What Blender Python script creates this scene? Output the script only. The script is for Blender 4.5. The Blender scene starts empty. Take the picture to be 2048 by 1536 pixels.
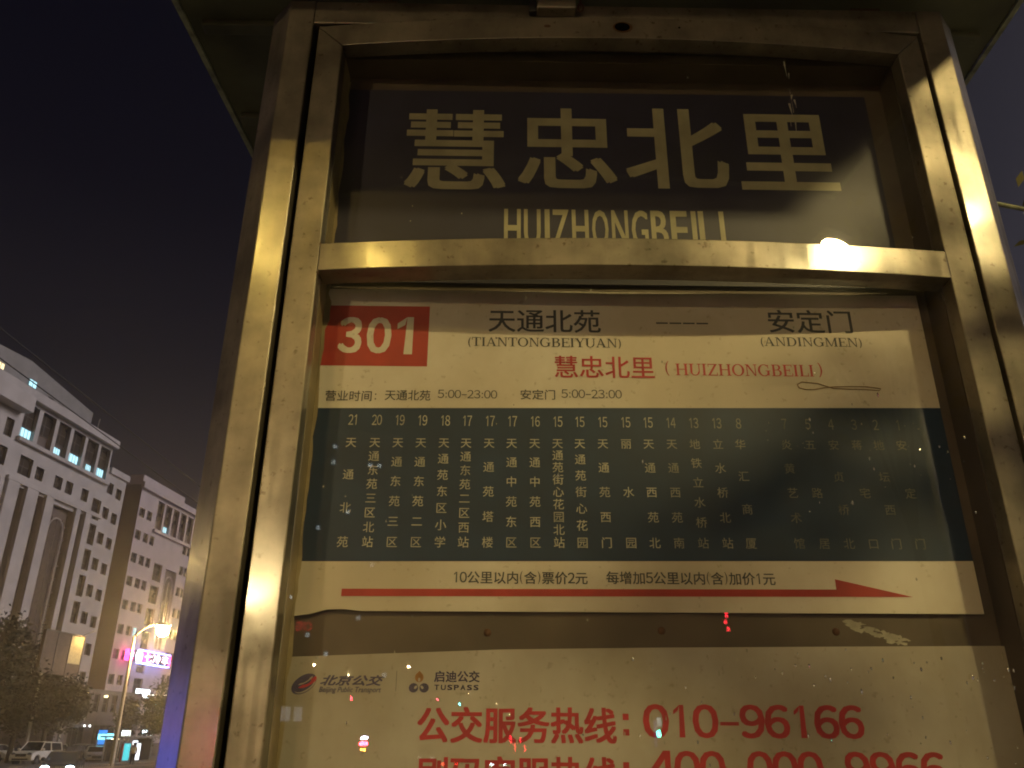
import bpy, bmesh, math, random
from mathutils import Vector, Matrix
random.seed(7)
R = math.radians
S = bpy.context.scene
COL = S.collection
GZ = -0.6                      # ground level (the photographer holds the phone up at z = 1.6)

# ------------------------------------------------------------------ camera
cd = bpy.data.cameras.new('camera')
cam = bpy.data.objects.new('camera', cd); COL.objects.link(cam)
cd.sensor_width = 36.0; cd.lens = 1654.775 / 2048 * 36.0
cd.clip_start = 0.05; cd.clip_end = 3000
PITCH, ROLL = R(23.27738), R(-0.31076)
fw = Vector((0, math.cos(PITCH), math.sin(PITCH))); up0 = Vector((0, -math.sin(PITCH), math.cos(PITCH))); r0 = Vector((1, 0, 0))
rt = math.cos(ROLL) * r0 - math.sin(ROLL) * up0; up = math.sin(ROLL) * r0 + math.cos(ROLL) * up0
M = Matrix((rt, up, -fw)).transposed().to_4x4(); M.translation = Vector((0, 0, 1.6))
cam.matrix_world = M
S.camera = cam

# ------------------------------------------------------------------ night sky, city glow, exposure
W = bpy.data.worlds.new('World'); S.world = W; W.use_nodes = True
nt = W.node_tree; nt.nodes.clear()
wo = nt.nodes.new('ShaderNodeOutputWorld'); bg = nt.nodes.new('ShaderNodeBackground')
tc = nt.nodes.new('ShaderNodeTexCoord'); sep = nt.nodes.new('ShaderNodeSeparateXYZ'); rp = nt.nodes.new('ShaderNodeValToRGB')
nt.links.new(tc.outputs['Generated'], sep.inputs[0]); nt.links.new(sep.outputs['Z'], rp.inputs[0])
el = rp.color_ramp.elements
el[0].position = 0.0; el[0].color = (.034, .027, .028, 1)
el[1].position = 1.0; el[1].color = (.0004, .0005, .0030, 1)
for p, c in ((.22, (.023, .0195, .0235, 1)), (.38, (.0075, .0070, .0110, 1)), (.55, (.0014, .0015, .0050, 1)), (.72, (.0006, .0007, .0036, 1))):
    e = el.new(p); e.color = c
sky = nt.nodes.new('ShaderNodeTexSky'); sky.sky_type = 'NISHITA'; sky.sun_disc = False
sky.sun_elevation = R(-6); sky.sun_rotation = R(70)
mx = nt.nodes.new('ShaderNodeMix'); mx.data_type = 'RGBA'; mx.blend_type = 'ADD'; mx.inputs[0].default_value = .02
nt.links.new(rp.outputs[0], mx.inputs[6]); nt.links.new(sky.outputs[0], mx.inputs[7])
nt.links.new(mx.outputs[2], bg.inputs[0]); bg.inputs[1].default_value = 1.0
nt.links.new(bg.outputs[0], wo.inputs[0])

sd = bpy.data.lights.new('city_glow', 'SUN'); sd.energy = 1.5; sd.angle = R(25); sd.color = (1, .89, .90)
sun = bpy.data.objects.new('city_glow', sd); COL.objects.link(sun)
sun.rotation_euler = (-Vector((1.0, .22, .42))).to_track_quat('-Z', 'Y').to_euler()

S.view_settings.view_transform = 'Standard'; S.view_settings.look = 'None'
S.view_settings.exposure = 0; S.view_settings.gamma = 1
S.render.engine = 'CYCLES'
S.cycles.use_denoising = True
S.cycles.filter_width = 1.9; S.cycles.max_bounces = 6; S.cycles.volume_bounces = 0; S.cycles.transparent_max_bounces = 12
S.cycles.sample_clamp_indirect = 3.0
S.cycles.caustics_reflective = False; S.cycles.caustics_refractive = False

# ------------------------------------------------------------------ materials
MATS = {}
def newmat(name):
    m = bpy.data.materials.new(name); m.use_nodes = True
    n = m.node_tree; b = n.nodes['Principled BSDF']
    MATS[name] = m
    return m, n, b
def L(n, a, b): n.links.new(a, b)
def noise(n, scale, detail=4, stretch=(1, 1, 1), rough=.55):
    t = n.nodes.new('ShaderNodeTexCoord'); mp = n.nodes.new('ShaderNodeMapping'); mp.inputs['Scale'].default_value = stretch
    k = n.nodes.new('ShaderNodeTexNoise'); k.inputs['Scale'].default_value = scale; k.inputs['Detail'].default_value = detail
    k.inputs['Roughness'].default_value = rough
    L(n, t.outputs['Object'], mp.inputs[0]); L(n, mp.outputs[0], k.inputs['Vector'])
    return k.outputs['Fac']
def ramp(n, fac, p0, c0, p1, c1):
    r = n.nodes.new('ShaderNodeValToRGB'); e = r.color_ramp.elements
    e[0].position = p0; e[1].position = p1
    e[0].color = (*c0, 1) if len(c0) == 3 else c0; e[1].color = (*c1, 1) if len(c1) == 3 else c1
    L(n, fac, r.inputs[0]); return r.outputs[0]
def mul(n, a, b, fac=1.0):
    m = n.nodes.new('ShaderNodeMix'); m.data_type = 'RGBA'; m.blend_type = 'MULTIPLY'; m.inputs[0].default_value = fac
    L(n, a, m.inputs[6]); L(n, b, m.inputs[7]); return m.outputs[2]
def bump(n, b, fac, strength, dist=.002):
    k = n.nodes.new('ShaderNodeBump'); k.inputs['Strength'].default_value = strength; k.inputs['Distance'].default_value = dist
    L(n, fac, k.inputs['Height']); L(n, k.outputs[0], b.inputs['Normal'])
def plain(name, col, rough=.6, metal=0., var=.25, scale=6., stretch=(1, 1, 1), bmp=0., spec=.5):
    m, n, b = newmat(name)
    lo = tuple(c * (1 - var) for c in col); hi = tuple(min(1, c * (1 + var * .6)) for c in col)
    f = noise(n, scale, 5, stretch)
    L(n, ramp(n, f, .3, lo, .7, hi), b.inputs['Base Color'])
    b.inputs['Roughness'].default_value = rough; b.inputs['Metallic'].default_value = metal
    b.inputs['Specular IOR Level'].default_value = spec
    if bmp: bump(n, b, noise(n, scale * 6, 3), bmp)
    return m
def glow(name, col, strength):
    m, n, b = newmat(name)
    b.inputs['Base Color'].default_value = (*[min(.8, c) for c in col], 1)
    b.inputs['Emission Color'].default_value = (*col, 1); b.inputs['Emission Strength'].default_value = strength
    return m
def steel(name, base, r0_, r1_, coat=.2):
    m, n, b = newmat(name)
    streak = noise(n, 9, 6, (9, 9, .7)); blot = noise(n, 7, 6); spots = noise(n, 85, 4)
    c1 = ramp(n, blot, .34, tuple(x * .42 for x in base), .60, base)
    c2 = ramp(n, spots, .27, (.50, .44, .36), .38, (1, 1, 1))
    L(n, mul(n, c1, c2), b.inputs['Base Color'])
    b.inputs['Metallic'].default_value = .68
    L(n, ramp(n, streak, .3, (r0_,) * 3, .72, (r1_,) * 3), b.inputs['Roughness'])
    b.inputs['Coat Weight'].default_value = coat
    L(n, ramp(n, blot, .3, (.08,) * 3, .7, (.26,) * 3), b.inputs['Coat Roughness'])
    scr = ramp(n, noise(n, 30, 5, (14, 14, .45), .7), .60, (0, 0, 0), .66, (1, 1, 1))     # worn scratches along the grain
    fine = noise(n, 60, 4, (6, 6, .16)); ad = n.nodes.new('ShaderNodeMath'); ad.operation = 'MULTIPLY_ADD'; ad.inputs[1].default_value = 1.6
    L(n, scr, ad.inputs[0]); L(n, fine, ad.inputs[2]); bump(n, b, ad.outputs[0], .085, .0007)
    return m
steel('brushed_steel', (.29, .256, .208), .36, .56, .7)
steel('door_steel', (.28, .246, .197), .34, .56, .7)
steel('rail_steel', (.25, .218, .172), .42, .62, .8)
plain('lamp_metal', (.42, .40, .36), .45, .6)
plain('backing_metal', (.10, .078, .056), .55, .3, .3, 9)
def paper(name, col, stain):
    m, n, b = newmat(name)
    a = ramp(n, noise(n, 6, 5, (1, 1, .6)), .3, tuple(c * .84 for c in col), .7, col)
    c = ramp(n, noise(n, 2.1, 9, (1, 1, .8), .62), .40, stain, .58, (1, 1, 1))          # old damp stains
    d = ramp(n, noise(n, 95, 3), .28, (.80, .78, .74), .36, (1, 1, 1))                   # specks of dirt
    L(n, mul(n, mul(n, a, c), d), b.inputs['Base Color']); b.inputs['Roughness'].default_value = .5
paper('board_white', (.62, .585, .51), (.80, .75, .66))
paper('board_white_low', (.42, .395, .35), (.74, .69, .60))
plain('navy_board', (.021, .020, .044), .5, 0, .35, 6)
plain('teal_band', (.005, .022, .052), .5, 0, .3, 12)
plain('sign_red', (.34, .030, .018), .5, 0, .2, 20)
plain('print_red', (.36, .026, .03), .5, 0, .25, 30)
plain('ink', (.045, .048, .05), .55, 0, .3, 50)
plain('ink_blue', (.06, .05, .10), .55, 0, .3, 50)
plain('ink_orange', (.30, .14, .03), .55, 0, .3, 50)
plain('letter_cream', (.30, .28, .17), .5, 0, .22, 20)
plain('letter_veiled', (.22, .215, .17), .5, 0, .4, 26)
plain('letter_veiled_deep', (.135, .135, .105), .5, 0, .5, 26)
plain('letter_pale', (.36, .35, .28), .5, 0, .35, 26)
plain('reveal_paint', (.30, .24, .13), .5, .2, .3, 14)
plain('canopy_paint', (.125, .135, .09), .6, 0, .65, 3)
plain('canopy_edge', (.34, .38, .28), .5, .2, .5, 30)
plain('dark_hole', (.002, .002, .002), 1.0, spec=0.)
plain('scribble_tan', (.24, .17, .10), .8, 0, .3, 40)
plain('rust', (.10, .05, .025), .8, .2, .4, 40)
plain('residue', (.33, .31, .25), .8, 0, .5, 30)
plain('asphalt', (.05, .048, .05), .75, 0, .3, 2, bmp=.1)
plain('paving', (.16, .15, .14), .8, 0, .3, 3)
plain('road_paint', (.55, .55, .5), .7)
plain('facade_a', (.53, .50, .485), .8, 0, .16, .5)
plain('facade_b', (.55, .48, .49), .8, 0, .14, .5)
plain('facade_side', (.24, .20, .185), .85, 0, .15, .4)
plain('podium_stone', (.20, .175, .18), .8, 0, .2, 1)
plain('roof_metal', (.28, .27, .26), .7, 0, .2, 1)
plain('window_dark', (.055, .042, .03), .25, 0, .5, .8)
plain('window_frame', (.16, .14, .13), .6)
plain('lattice_brown', (.17, .13, .11), .7, 0, .25, 2)
plain('bark', (.05, .042, .03), .9, 0, .3, 12)
plain('white_paint', (.72, .72, .68), .3, 0, .05, 2)
plain('silver_paint', (.30, .31, .34), .3, .5, .1, 2)
plain('dark_paint', (.03, .035, .05), .25, .3, .1, 2)
plain('car_glass', (.015, .015, .02), .08, 0, .2, 2)
plain('tyre', (.02, .02, .02), .8)
plain('chrome', (.6, .6, .6), .2, 1.0)
plain('wet_drop', (.85, .85, .85), .22, 1.0, 0)
plain('black_plastic', (.025, .025, .028), .5)
plain('hoarding_blue', (.035, .03, .12), .6, 0, .2, 2)
plain('fence_paint', (.32, .26, .20), .6, 0, .2, 9)
plain('pale_sign', (.36, .37, .42), .6, 0, .2, 2)
plain('wire_black', (.05, .048, .045), .6)
plain('skin', (.42, .27, .19), .6)
plain('vest', (.75, .68, .40), .7)
plain('trousers', (.03, .03, .035), .8)
plain('hair', (.015, .012, .01), .7)
def leafmat(name, lo, hi):
    m, n, b = newmat(name)
    L(n, ramp(n, noise(n, 1.6, 4), .35, lo, .68, hi), b.inputs['Base Color'])
    b.inputs['Roughness'].default_value = .6
    return m
leafmat('leaf_dark', (.026, .027, .012), (.085, .078, .032))
leafmat('leaf_mid', (.05, .055, .018), (.19, .16, .05))
leafmat('leaf_near', (.10, .10, .02), (.30, .27, .05))
glow('sodium_lens', (1.0, .765, .30), 1480)
glow('sodium_lens_soft', (1.0, .70, .26), 1500)
glow('sodium_lens_fill', (1.0, .74, .34), 2300)
glow('sodium_lens_dim', (1.0, .67, .14), 560)
glow('sodium_lens_far', (1.0, .72, .36), 2200)
glow('sodium_lens_seen', (1.0, .60, .18), 1600)
glow('lit_room', (.45, .85, 1.0), 1.5)
glow('lit_room_warm', (1.0, .8, .45), 1.6)
glow('neon_white', (1.0, .72, 1.0), 4.5)
glow('neon_pink', (1.0, .04, .32), 7)
glow('neon_magenta', (.85, .06, .75), 3.0)
glow('neon_blue', (.25, .32, 1.0), 6)
glow('lightbox_cyan', (.05, .55, .62), 1.3)
glow('lightbox_white', (.85, .9, 1.0), 2.2)
glow('shop_blue', (.22, .75, 1.0), 2.6)
glow('shop_deep_blue', (.02, .22, .75), 1.2)
glow('shop_white', (.9, 1.0, .95), 3.5)
glow('led_white', (.75, .9, 1.0), 6.0)
glow('headlight', (.62, .86, 1.0), 60.0)
glow('park_light', (1, .93, .8), 4.0)
glow('tail_red', (1.0, .05, .03), 30.0)
glow('globe', (1.0, .82, .45), 4.0)
glow('globe_white', (.9, .95, 1.0), 5.0)
glow('sign_red_lit', (1.0, .03, .05), 34.0)
glow('sign_red_letters', (1.0, .03, .05), 8.0)
glow('sign_red_fierce', (1.0, .03, .06), 600.0)
glow('sign_lavender_fierce', (.62, .66, 1.0), 380.0)
glow('sign_orange_fierce', (1.0, .35, .03), 400.0)
glow('sign_orange_lit', (1.0, .32, .03), 18.0)
glow('sign_lavender_lit', (.62, .66, 1.0), 26.0)
glow('screen_blue', (.10, .16, 1.0), 3.6)
glow('screen_violet', (.30, .30, 1.0), 2.0)
glow('screen_pink', (1.0, .10, .35), 3.0)
glow('signal_red', (1.0, .04, .08), 160.0)
glow('signal_green', (.10, 1.0, .75), 160.0)

# glass with dust, droplets and smears
m, n, b = newmat('dusty_glass')
for x in list(n.nodes):
    if x.type == 'BSDF_PRINCIPLED': n.nodes.remove(x)
out = [x for x in n.nodes if x.type == 'OUTPUT_MATERIAL'][0]
tr = n.nodes.new('ShaderNodeBsdfTransparent'); gl = n.nodes.new('ShaderNodeBsdfGlossy'); gl.inputs['Roughness'].default_value = .012
gw = n.nodes.new('ShaderNodeBsdfGlossy'); gw.inputs['Roughness'].default_value = .22
df = n.nodes.new('ShaderNodeBsdfDiffuse'); df.inputs['Color'].default_value = (.62, .60, .52, 1)
fr = n.nodes.new('ShaderNodeFresnel'); fr.inputs['IOR'].default_value = 1.5
ge = n.nodes.new('ShaderNodeNewGeometry'); io = n.nodes.new('ShaderNodeMath'); io.operation = 'MULTIPLY_ADD'
io.inputs[1].default_value = -.8333; io.inputs[2].default_value = 1.5      # a thin pane reflects alike from both of its sides
L(n, ge.outputs['Backfacing'], io.inputs[0]); L(n, io.outputs[0], fr.inputs['IOR'])
m1 = n.nodes.new('ShaderNodeMixShader'); L(n, fr.outputs[0], m1.inputs[0]); L(n, tr.outputs[0], m1.inputs[1]); L(n, gl.outputs[0], m1.inputs[2])
m0 = n.nodes.new('ShaderNodeMixShader'); m0.inputs[0].default_value = .0009; L(n, m1.outputs[0], m0.inputs[1]); L(n, gw.outputs[0], m0.inputs[2])
dust = ramp(n, noise(n, 5, 7, (1, 1, 1), .7), .36, (.0012,) * 3, .78, (.011,) * 3)
t = n.nodes.new('ShaderNodeTexCoord'); mp = n.nodes.new('ShaderNodeMapping'); mp.inputs['Scale'].default_value = (1, 0, .62)
vo = n.nodes.new('ShaderNodeTexVoronoi'); vo.inputs['Scale'].default_value = 46
L(n, t.outputs['Object'], mp.inputs[0]); L(n, mp.outputs[0], vo.inputs['Vector'])
sp = ramp(n, vo.outputs['Distance'], .045, (1, 1, 1), .085, (0, 0, 0))
sel = n.nodes.new('ShaderNodeSeparateColor'); L(n, vo.outputs['Color'], sel.inputs[0])
keep = n.nodes.new('ShaderNodeMath'); keep.operation = 'GREATER_THAN'; keep.inputs[1].default_value = .88; L(n, sel.outputs[0], keep.inputs[0])
mm = n.nodes.new('ShaderNodeMath'); mm.operation = 'MULTIPLY'; L(n, sp, mm.inputs[0]); L(n, keep.outputs[0], mm.inputs[1])
mk = n.nodes.new('ShaderNodeMath'); mk.operation = 'MULTIPLY_ADD'; mk.inputs[1].default_value = .40; L(n, mm.outputs[0], mk.inputs[0]); L(n, dust, mk.inputs[2])
m2 = n.nodes.new('ShaderNodeMixShader'); L(n, mk.outputs[0], m2.inputs[0]); L(n, m0.outputs[0], m2.inputs[1]); L(n, df.outputs[0], m2.inputs[2])
L(n, m2.outputs[0], out.inputs['Surface'])

# ------------------------------------------------------------------ mesh helpers
class MB:
    def __init__(s): s.v = []; s.f = []; s.mi = []; s.mats = []; s.cur = 0
    def mat(s, name):
        if name not in s.mats: s.mats.append(name)
        s.cur = s.mats.index(name); return s
    def poly(s, pts, faces):
        o = len(s.v); s.v += [tuple(p) for p in pts]
        for f in faces: s.f.append([o + i for i in f]); s.mi.append(s.cur)
        return s
    def box(s, x0, x1, y0, y1, z0, z1):
        return s.poly([(x, y, z) for z in (z0, z1) for y in (y0, y1) for x in (x0, x1)],
                      [(0, 2, 3, 1), (4, 5, 7, 6), (0, 1, 5, 4), (2, 6, 7, 3), (0, 4, 6, 2), (1, 3, 7, 5)])
    def prism(s, pts, a0, a1, axis='y'):
        """extrude a 2D outline: axis y -> outline in xz, axis z -> outline in xy, axis x -> outline in yz"""
        k = len(pts)
        P = {'y': lambda p, a: (p[0], a, p[1]), 'z': lambda p, a: (p[0], p[1], a), 'x': lambda p, a: (a, p[0], p[1])}[axis]
        v = [P(p, a0) for p in pts] + [P(p, a1) for p in pts]
        return s.poly(v, [tuple(range(k)), tuple(range(2 * k - 1, k - 1, -1))] + [(i, i + k, (i + 1) % k + k, (i + 1) % k) for i in range(k)])
    def tube(s, pts, rad, seg=8, cap=True):
        pts = [Vector(p) for p in pts]; k = len(pts)
        rad = [rad] * k if isinstance(rad, (int, float)) else rad
        vs = []; n0 = None
        for i, p in enumerate(pts):
            d = (pts[min(i + 1, k - 1)] - pts[max(i - 1, 0)]).normalized()
            if n0 is None: n0 = d.orthogonal().normalized()
            else: n0 = (n0 - d * n0.dot(d)).normalized()
            b_ = d.cross(n0)
            for j in range(seg):
                a = 2 * math.pi * j / seg
                vs.append(p + (n0 * math.cos(a) + b_ * math.sin(a)) * rad[i])
        fs = [(i * seg + j, i * seg + (j + 1) % seg, (i + 1) * seg + (j + 1) % seg, (i + 1) * seg + j) for i in range(k - 1) for j in range(seg)]
        if cap: fs += [tuple(range(seg - 1, -1, -1)), tuple((k - 1) * seg + j for j in range(seg))]
        return s.poly(vs, fs)
    def ball(s, c, r, seg=10, rings=7, sx=1, sy=1, sz=1):
        pts = []; fs = []
        for i in range(rings + 1):
            th = math.pi * i / rings
            for j in range(seg):
                ph = 2 * math.pi * j / seg
                pts.append((c[0] + r * sx * math.sin(th) * math.cos(ph), c[1] + r * sy * math.sin(th) * math.sin(ph), c[2] + r * sz * math.cos(th)))
        for i in range(rings):
            for j in range(seg): fs.append((i * seg + j, (i + 1) * seg + j, (i + 1) * seg + (j + 1) % seg, i * seg + (j + 1) % seg))
        return s.poly(pts, fs)
    def data(s, name, smooth=False):
        me = bpy.data.meshes.new(name); me.from_pydata(s.v, [], s.f)
        for x in s.mats: me.materials.append(MATS[x])
        me.polygons.foreach_set('material_index', s.mi)
        if smooth: me.polygons.foreach_set('use_smooth', [True] * len(me.polygons))
        me.update(); return me
    def build(s, name, parent=None, smooth=False, bevel=0, fix=True):
        me = s.data(name, smooth)
        if fix:
            bm = bmesh.new(); bm.from_mesh(me); bmesh.ops.recalc_face_normals(bm, faces=bm.faces); bm.to_mesh(me); bm.free()
        o = bpy.data.objects.new(name, me); COL.objects.link(o)
        if parent: o.parent = parent
        if bevel:
            b_ = o.modifiers.new('bevel', 'BEVEL'); b_.width = bevel; b_.segments = 2; b_.limit_method = 'ANGLE'
        return o
def thing(name, label, cat, loc=(0, 0, 0), rz=0, group=None):
    o = bpy.data.objects.new(name, None); COL.objects.link(o); o.empty_display_size = .2
    o.location = loc; o.rotation_euler = (0, 0, rz); o['label'] = label; o['category'] = cat
    if group: o['group'] = group
    return o
def tag(o, label, cat, group=None):
    o['label'] = label; o['category'] = cat
    if group: o['group'] = group
    return o
def inst(name, me, parent, loc=(0, 0, 0), rz=0):
    o = bpy.data.objects.new(name, me); COL.objects.link(o); o.parent = parent; o.location = loc; o.rotation_euler = (0, 0, rz); return o
def copy_tree(o, parent=None):
    c = o.copy(); COL.objects.link(c); c.parent = parent
    for ch in list(o.children): copy_tree(ch, c)
    return c
def structure(o): o['kind'] = 'structure'; return o

# lettering: text curve -> flat mesh fitted to a box (u0,u1,z0,z1) on a plane at depth t facing -y
def glyph_mesh(body, bold=0., shear=0.):
    c = bpy.data.curves.new('t', 'FONT'); c.body = body; c.size = 1; c.offset = bold; c.shear = shear; c.resolution_u = 3
    o = bpy.data.objects.new('t', c); COL.objects.link(o)
    dg = bpy.context.evaluated_depsgraph_get(); dg.update()
    me = bpy.data.meshes.new_from_object(o.evaluated_get(dg))
    bpy.data.objects.remove(o); bpy.data.curves.remove(c)
    vs = [(v.co.x, v.co.y) for v in me.vertices]; fs = [tuple(p.vertices) for p in me.polygons]
    bpy.data.meshes.remove(me)
    return vs, fs
GC = {}
def glyph(body, bold=0., shear=0.):
    k = (body, bold, shear)
    if k not in GC: GC[k] = glyph_mesh(body, bold, shear)
    return GC[k]
def put_text(mb, body, u0, u1, z0, z1, t, bold=0., shear=0., em=None):
    vs, fs = glyph(body, 0., shear)
    if em:   # map the em square (0..1, -.12...88) instead of the ink box
        f = lambda p: (u0 + (u1 - u0) * p[0], t, z0 + (z1 - z0) * (p[1] + .1))
    else:
        xs = [v[0] for v in vs]; ys = [v[1] for v in vs]; a, b_, c, d = min(xs), max(xs), min(ys), max(ys)
        f = lambda p: (u0 + (u1 - u0) * (p[0] - a) / (b_ - a), t, z0 + (z1 - z0) * (p[1] - c) / (d - c))
    pts = [f(v) for v in vs]
    if not bold: mb.poly(pts, fs); return
    e = bold * ((u1 - u0) if em else (u1 - u0) / (b_ - a))          # heavier strokes: the outline laid down again a hair to each side
    for i, (dx, dz) in enumerate(((-1, -.7), (1, -.7), (1, .7), (-1, .7))):
        mb.poly([(p[0] + dx * e, p[1] - .00003 * i, p[2] + dz * e) for p in pts], fs)

def put_number(mb, body, u0, u1, z0, z1, t, bold=0.):
    """figures with the plain shapes of printed signs, laid out evenly and fitted to the box"""
    x = 0; items = []
    for ch in body:
        if ch.isdigit(): items.append((ch, x)); x += .56
        elif ch == ':': items.append((ch, x)); x += .30
        else: items.append((ch, x)); x += .50
    s_ = (u1 - u0) / (x - .06)
    for ch, q in items:
        if ch == '1':                       # a plain stem with its flag
            h = z1 - z0; sw = (.085 + bold * 2) * s_; xr = u0 + (q + .33) * s_
            mb.poly([(xr - sw, t, z0), (xr, t, z0), (xr, t, z1), (xr - sw * .75, t, z1)], [(0, 1, 2, 3)])
            mb.poly([(xr - sw * .75, t - .00003, z1), (xr - sw, t - .00003, z1 - h * .17), (u0 + (q + .09) * s_, t - .00003, z1 - h * .30), (u0 + (q + .09) * s_, t - .00003, z1 - h * .17)], [(0, 1, 2, 3)])
        elif ch.isdigit():
            vs, _ = glyph(chr(0xFF10 + int(ch)))
            xs = [v[0] for v in vs]; w = max(xs) - min(xs); a = u0 + (q + .25 - w / 2) * s_
            put_text(mb, chr(0xFF10 + int(ch)), a, a + w * s_, z0, z1, t, bold)
        elif ch == ':':
            h = z1 - z0
            for zq in (.05, .52): mb.poly([(u0 + (q + .08) * s_, t, z0 + h * zq), (u0 + (q + .18) * s_, t, z0 + h * zq), (u0 + (q + .18) * s_, t, z0 + h * (zq + .15)), (u0 + (q + .08) * s_, t, z0 + h * (zq + .15))], [(0, 1, 2, 3)])
        else:
            h = z1 - z0
            mb.poly([(u0 + (q + .02) * s_, t, z0 + h * .37), (u0 + (q + .44) * s_, t, z0 + h * .37), (u0 + (q + .44) * s_, t, z0 + h * .48), (u0 + (q + .02) * s_, t, z0 + h * .48)], [(0, 1, 2, 3)])

# serif capitals drawn as strokes (unit height): returns polygons
def arc(cx, cy, rx, ry, tw, th, a0, a1, k=18):
    P = []
    for i in range(k):
        a, b_ = R(a0 + (a1 - a0) * i / k), R(a0 + (a1 - a0) * (i + 1) / k)
        P.append([(cx + rx * math.cos(a), cy + ry * math.sin(a)), (cx + rx * math.cos(b_), cy + ry * math.sin(b_)),
                  (cx + (rx - tw) * math.cos(b_), cy + (ry - th) * math.sin(b_)), (cx + (rx - tw) * math.cos(a), cy + (ry - th) * math.sin(a))])
    return P
def rc(x0, x1, y0, y1): return [(x0, y0), (x1, y0), (x1, y1), (x0, y1)]
def dg_(x0, y0, x1, y1, w): return [(x0, y0), (x0 + w, y0), (x1 + w, y1), (x1, y1)]
TK, TN, SE = .15, .065, .06
def stem(x, w=TK, s=.07): return [rc(x, x + w, 0, 1), rc(x - s, x + w + s, 0, SE), rc(x - s, x + w + s, 1 - SE, 1)]
def serif(ch):
    if ch == 'I': return stem(.09), .40
    if ch == 'T': return [rc(.29, .29 + TK, 0, 1), rc(.2, .54, 0, SE), rc(0, .74, 1 - TN, 1), rc(0, .06, .72, 1), rc(.68, .74, .72, 1)], .80
    if ch == 'A': return [dg_(.06, 0, .36, 1, TN), [(.34, 1), (.44, 1), (.78, 0), (.61, 0)], rc(.19, .6, .3, .3 + TN), rc(-.01, .22, 0, SE), rc(.52, .86, 0, SE)], .90
    if ch == 'N': return [rc(.1, .1 + TN, 0, 1), rc(.68, .68 + TN, 0, 1), [(.08, 1), (.24, 1), (.745, 0), (.66, 0)], rc(0, .26, 0, SE), rc(.58, .84, 1 - SE, 1), rc(0, .2, 1 - SE, 1)], .90
    if ch == 'O': return arc(.43, .5, .43, .52, TK, TN, 0, 360, 28), .93
    if ch == 'G': return arc(.43, .5, .43, .52, TK, TN, 45, 325, 24) + [rc(.65, .65 + TK, .06, .45), rc(.54, .88, .42, .42 + SE), rc(.70, .75, .66, .98)], .94
    if ch == 'B': return stem(.1) + [rc(.2, .45, 1 - TN, 1), rc(.2, .48, .5, .5 + TN), rc(.2, .48, 0, TN)] + arc(.42, .765, .25, .235, TK, TN, -90, 90, 12) + arc(.45, .28, .28, .28, TK, TN, -90, 90, 12), .80
    if ch == 'E': return stem(.1) + [rc(.2, .66, 1 - TN, 1), rc(.2, .5, .48, .48 + TN), rc(.2, .7, 0, TN), rc(.62, .67, .78, 1), rc(.47, .52, .38, .65), rc(.66, .71, 0, .26)], .77
    if ch == 'L': return stem(.1) + [rc(.2, .64, 0, TN), rc(.6, .65, 0, .28)], .70
    if ch == 'Y': return [rc(.33, .33 + TK, 0, .5), [(.05, 1), (.22, 1), (.48, .46), (.34, .46)], [(.66, 1), (.73, 1), (.46, .46), (.39, .46)], rc(-.02, .3, 1 - SE, 1), rc(.56, .82, 1 - SE, 1), rc(.23, .58, 0, SE)], .84
    if ch == 'U': return [rc(.09, .09 + TK, .3, 1), rc(.68, .68 + TN, .3, 1), rc(0, .33, 1 - SE, 1), rc(.58, .84, 1 - SE, 1)] + arc(.4175, .32, .3275, .34, TK * .8, TN, 180, 360, 14), .90
    if ch == 'D': return stem(.1) + [rc(.2, .42, 1 - TN, 1), rc(.2, .42, 0, TN)] + arc(.40, .5, .43, .5, TK, TN, -90, 90, 16), .92
    if ch == 'M': return [rc(.1, .1 + TN, 0, 1), rc(.80, .80 + TK, 0, 1), [(.08, 1), (.24, 1), (.54, .02), (.47, .02)], [(.82, 1), (.90, 1), (.54, .02), (.48, .02)], rc(0, .26, 0, SE), rc(.72, 1.02, 0, SE), rc(0, .2, 1 - SE, 1), rc(.82, 1.02, 1 - SE, 1)], 1.08
    if ch == 'H': return stem(.1) + stem(.66) + [rc(.2, .7, .48, .48 + TN)], .96
    if ch == 'Z': return [rc(.04, .68, 1 - TN, 1), rc(.02, .70, 0, TN), [(.02, .02), (.18, .02), (.68, .98), (.52, .98)], rc(.04, .09, .75, 1), rc(.65, .70, 0, .25)], .77
    if ch == '(': return arc(.42, .42, .36, .66, .10, .02, 125, 235, 12), .36
    if ch == ')': return arc(-.1, .42, .36, .66, .10, .02, -55, 55, 12), .36
    return [], .4
def put_serif(mb, body, u0, u1, z0, z1, t):
    P = []; x = 0
    for ch in body:
        g, w = serif(ch)
        P += [[(x + p[0], p[1]) for p in q] for q in g]; x += w
    s = (u1 - u0) / x
    for i, q in enumerate(P):
        tt = t - .00004 * (i % 7)
        mb.poly([(u0 + p[0] * s, tt, z0 + p[1] * (z1 - z0)) for p in q], [tuple(range(len(q)))])

# ------------------------------------------------------------------ ground, road, pavement (the setting)
AZ = R(6.1)                                        # direction of the street
sx_, sy_ = math.sin(AZ), math.cos(AZ)
STREET_RZ = math.pi / 2 - AZ                       # local x runs along the street, local y away from it to the left
def st(s, d, z=0.): return Vector((s * sx_ - d * sy_, s * sy_ + d * sx_, z))
structure(MB().mat('asphalt').poly([(-900, -900, GZ), (900, -900, GZ), (900, 900, GZ), (-900, 900, GZ)], [(0, 1, 2, 3)]).build('ground'))
sw = MB().mat('paving'); sw.box(-300, 300, -9, 3.6, GZ + .002, GZ + .13)
o = structure(sw.build('pavement', bevel=.02)); o.rotation_euler.z = STREET_RZ
sw = MB().mat('paving'); sw.box(-300, 400, 44, 58, GZ + .002, GZ + .13)
o = structure(sw.build('far_pavement', bevel=.02)); o.rotation_euler.z = STREET_RZ
rm = MB().mat('road_paint')
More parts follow.
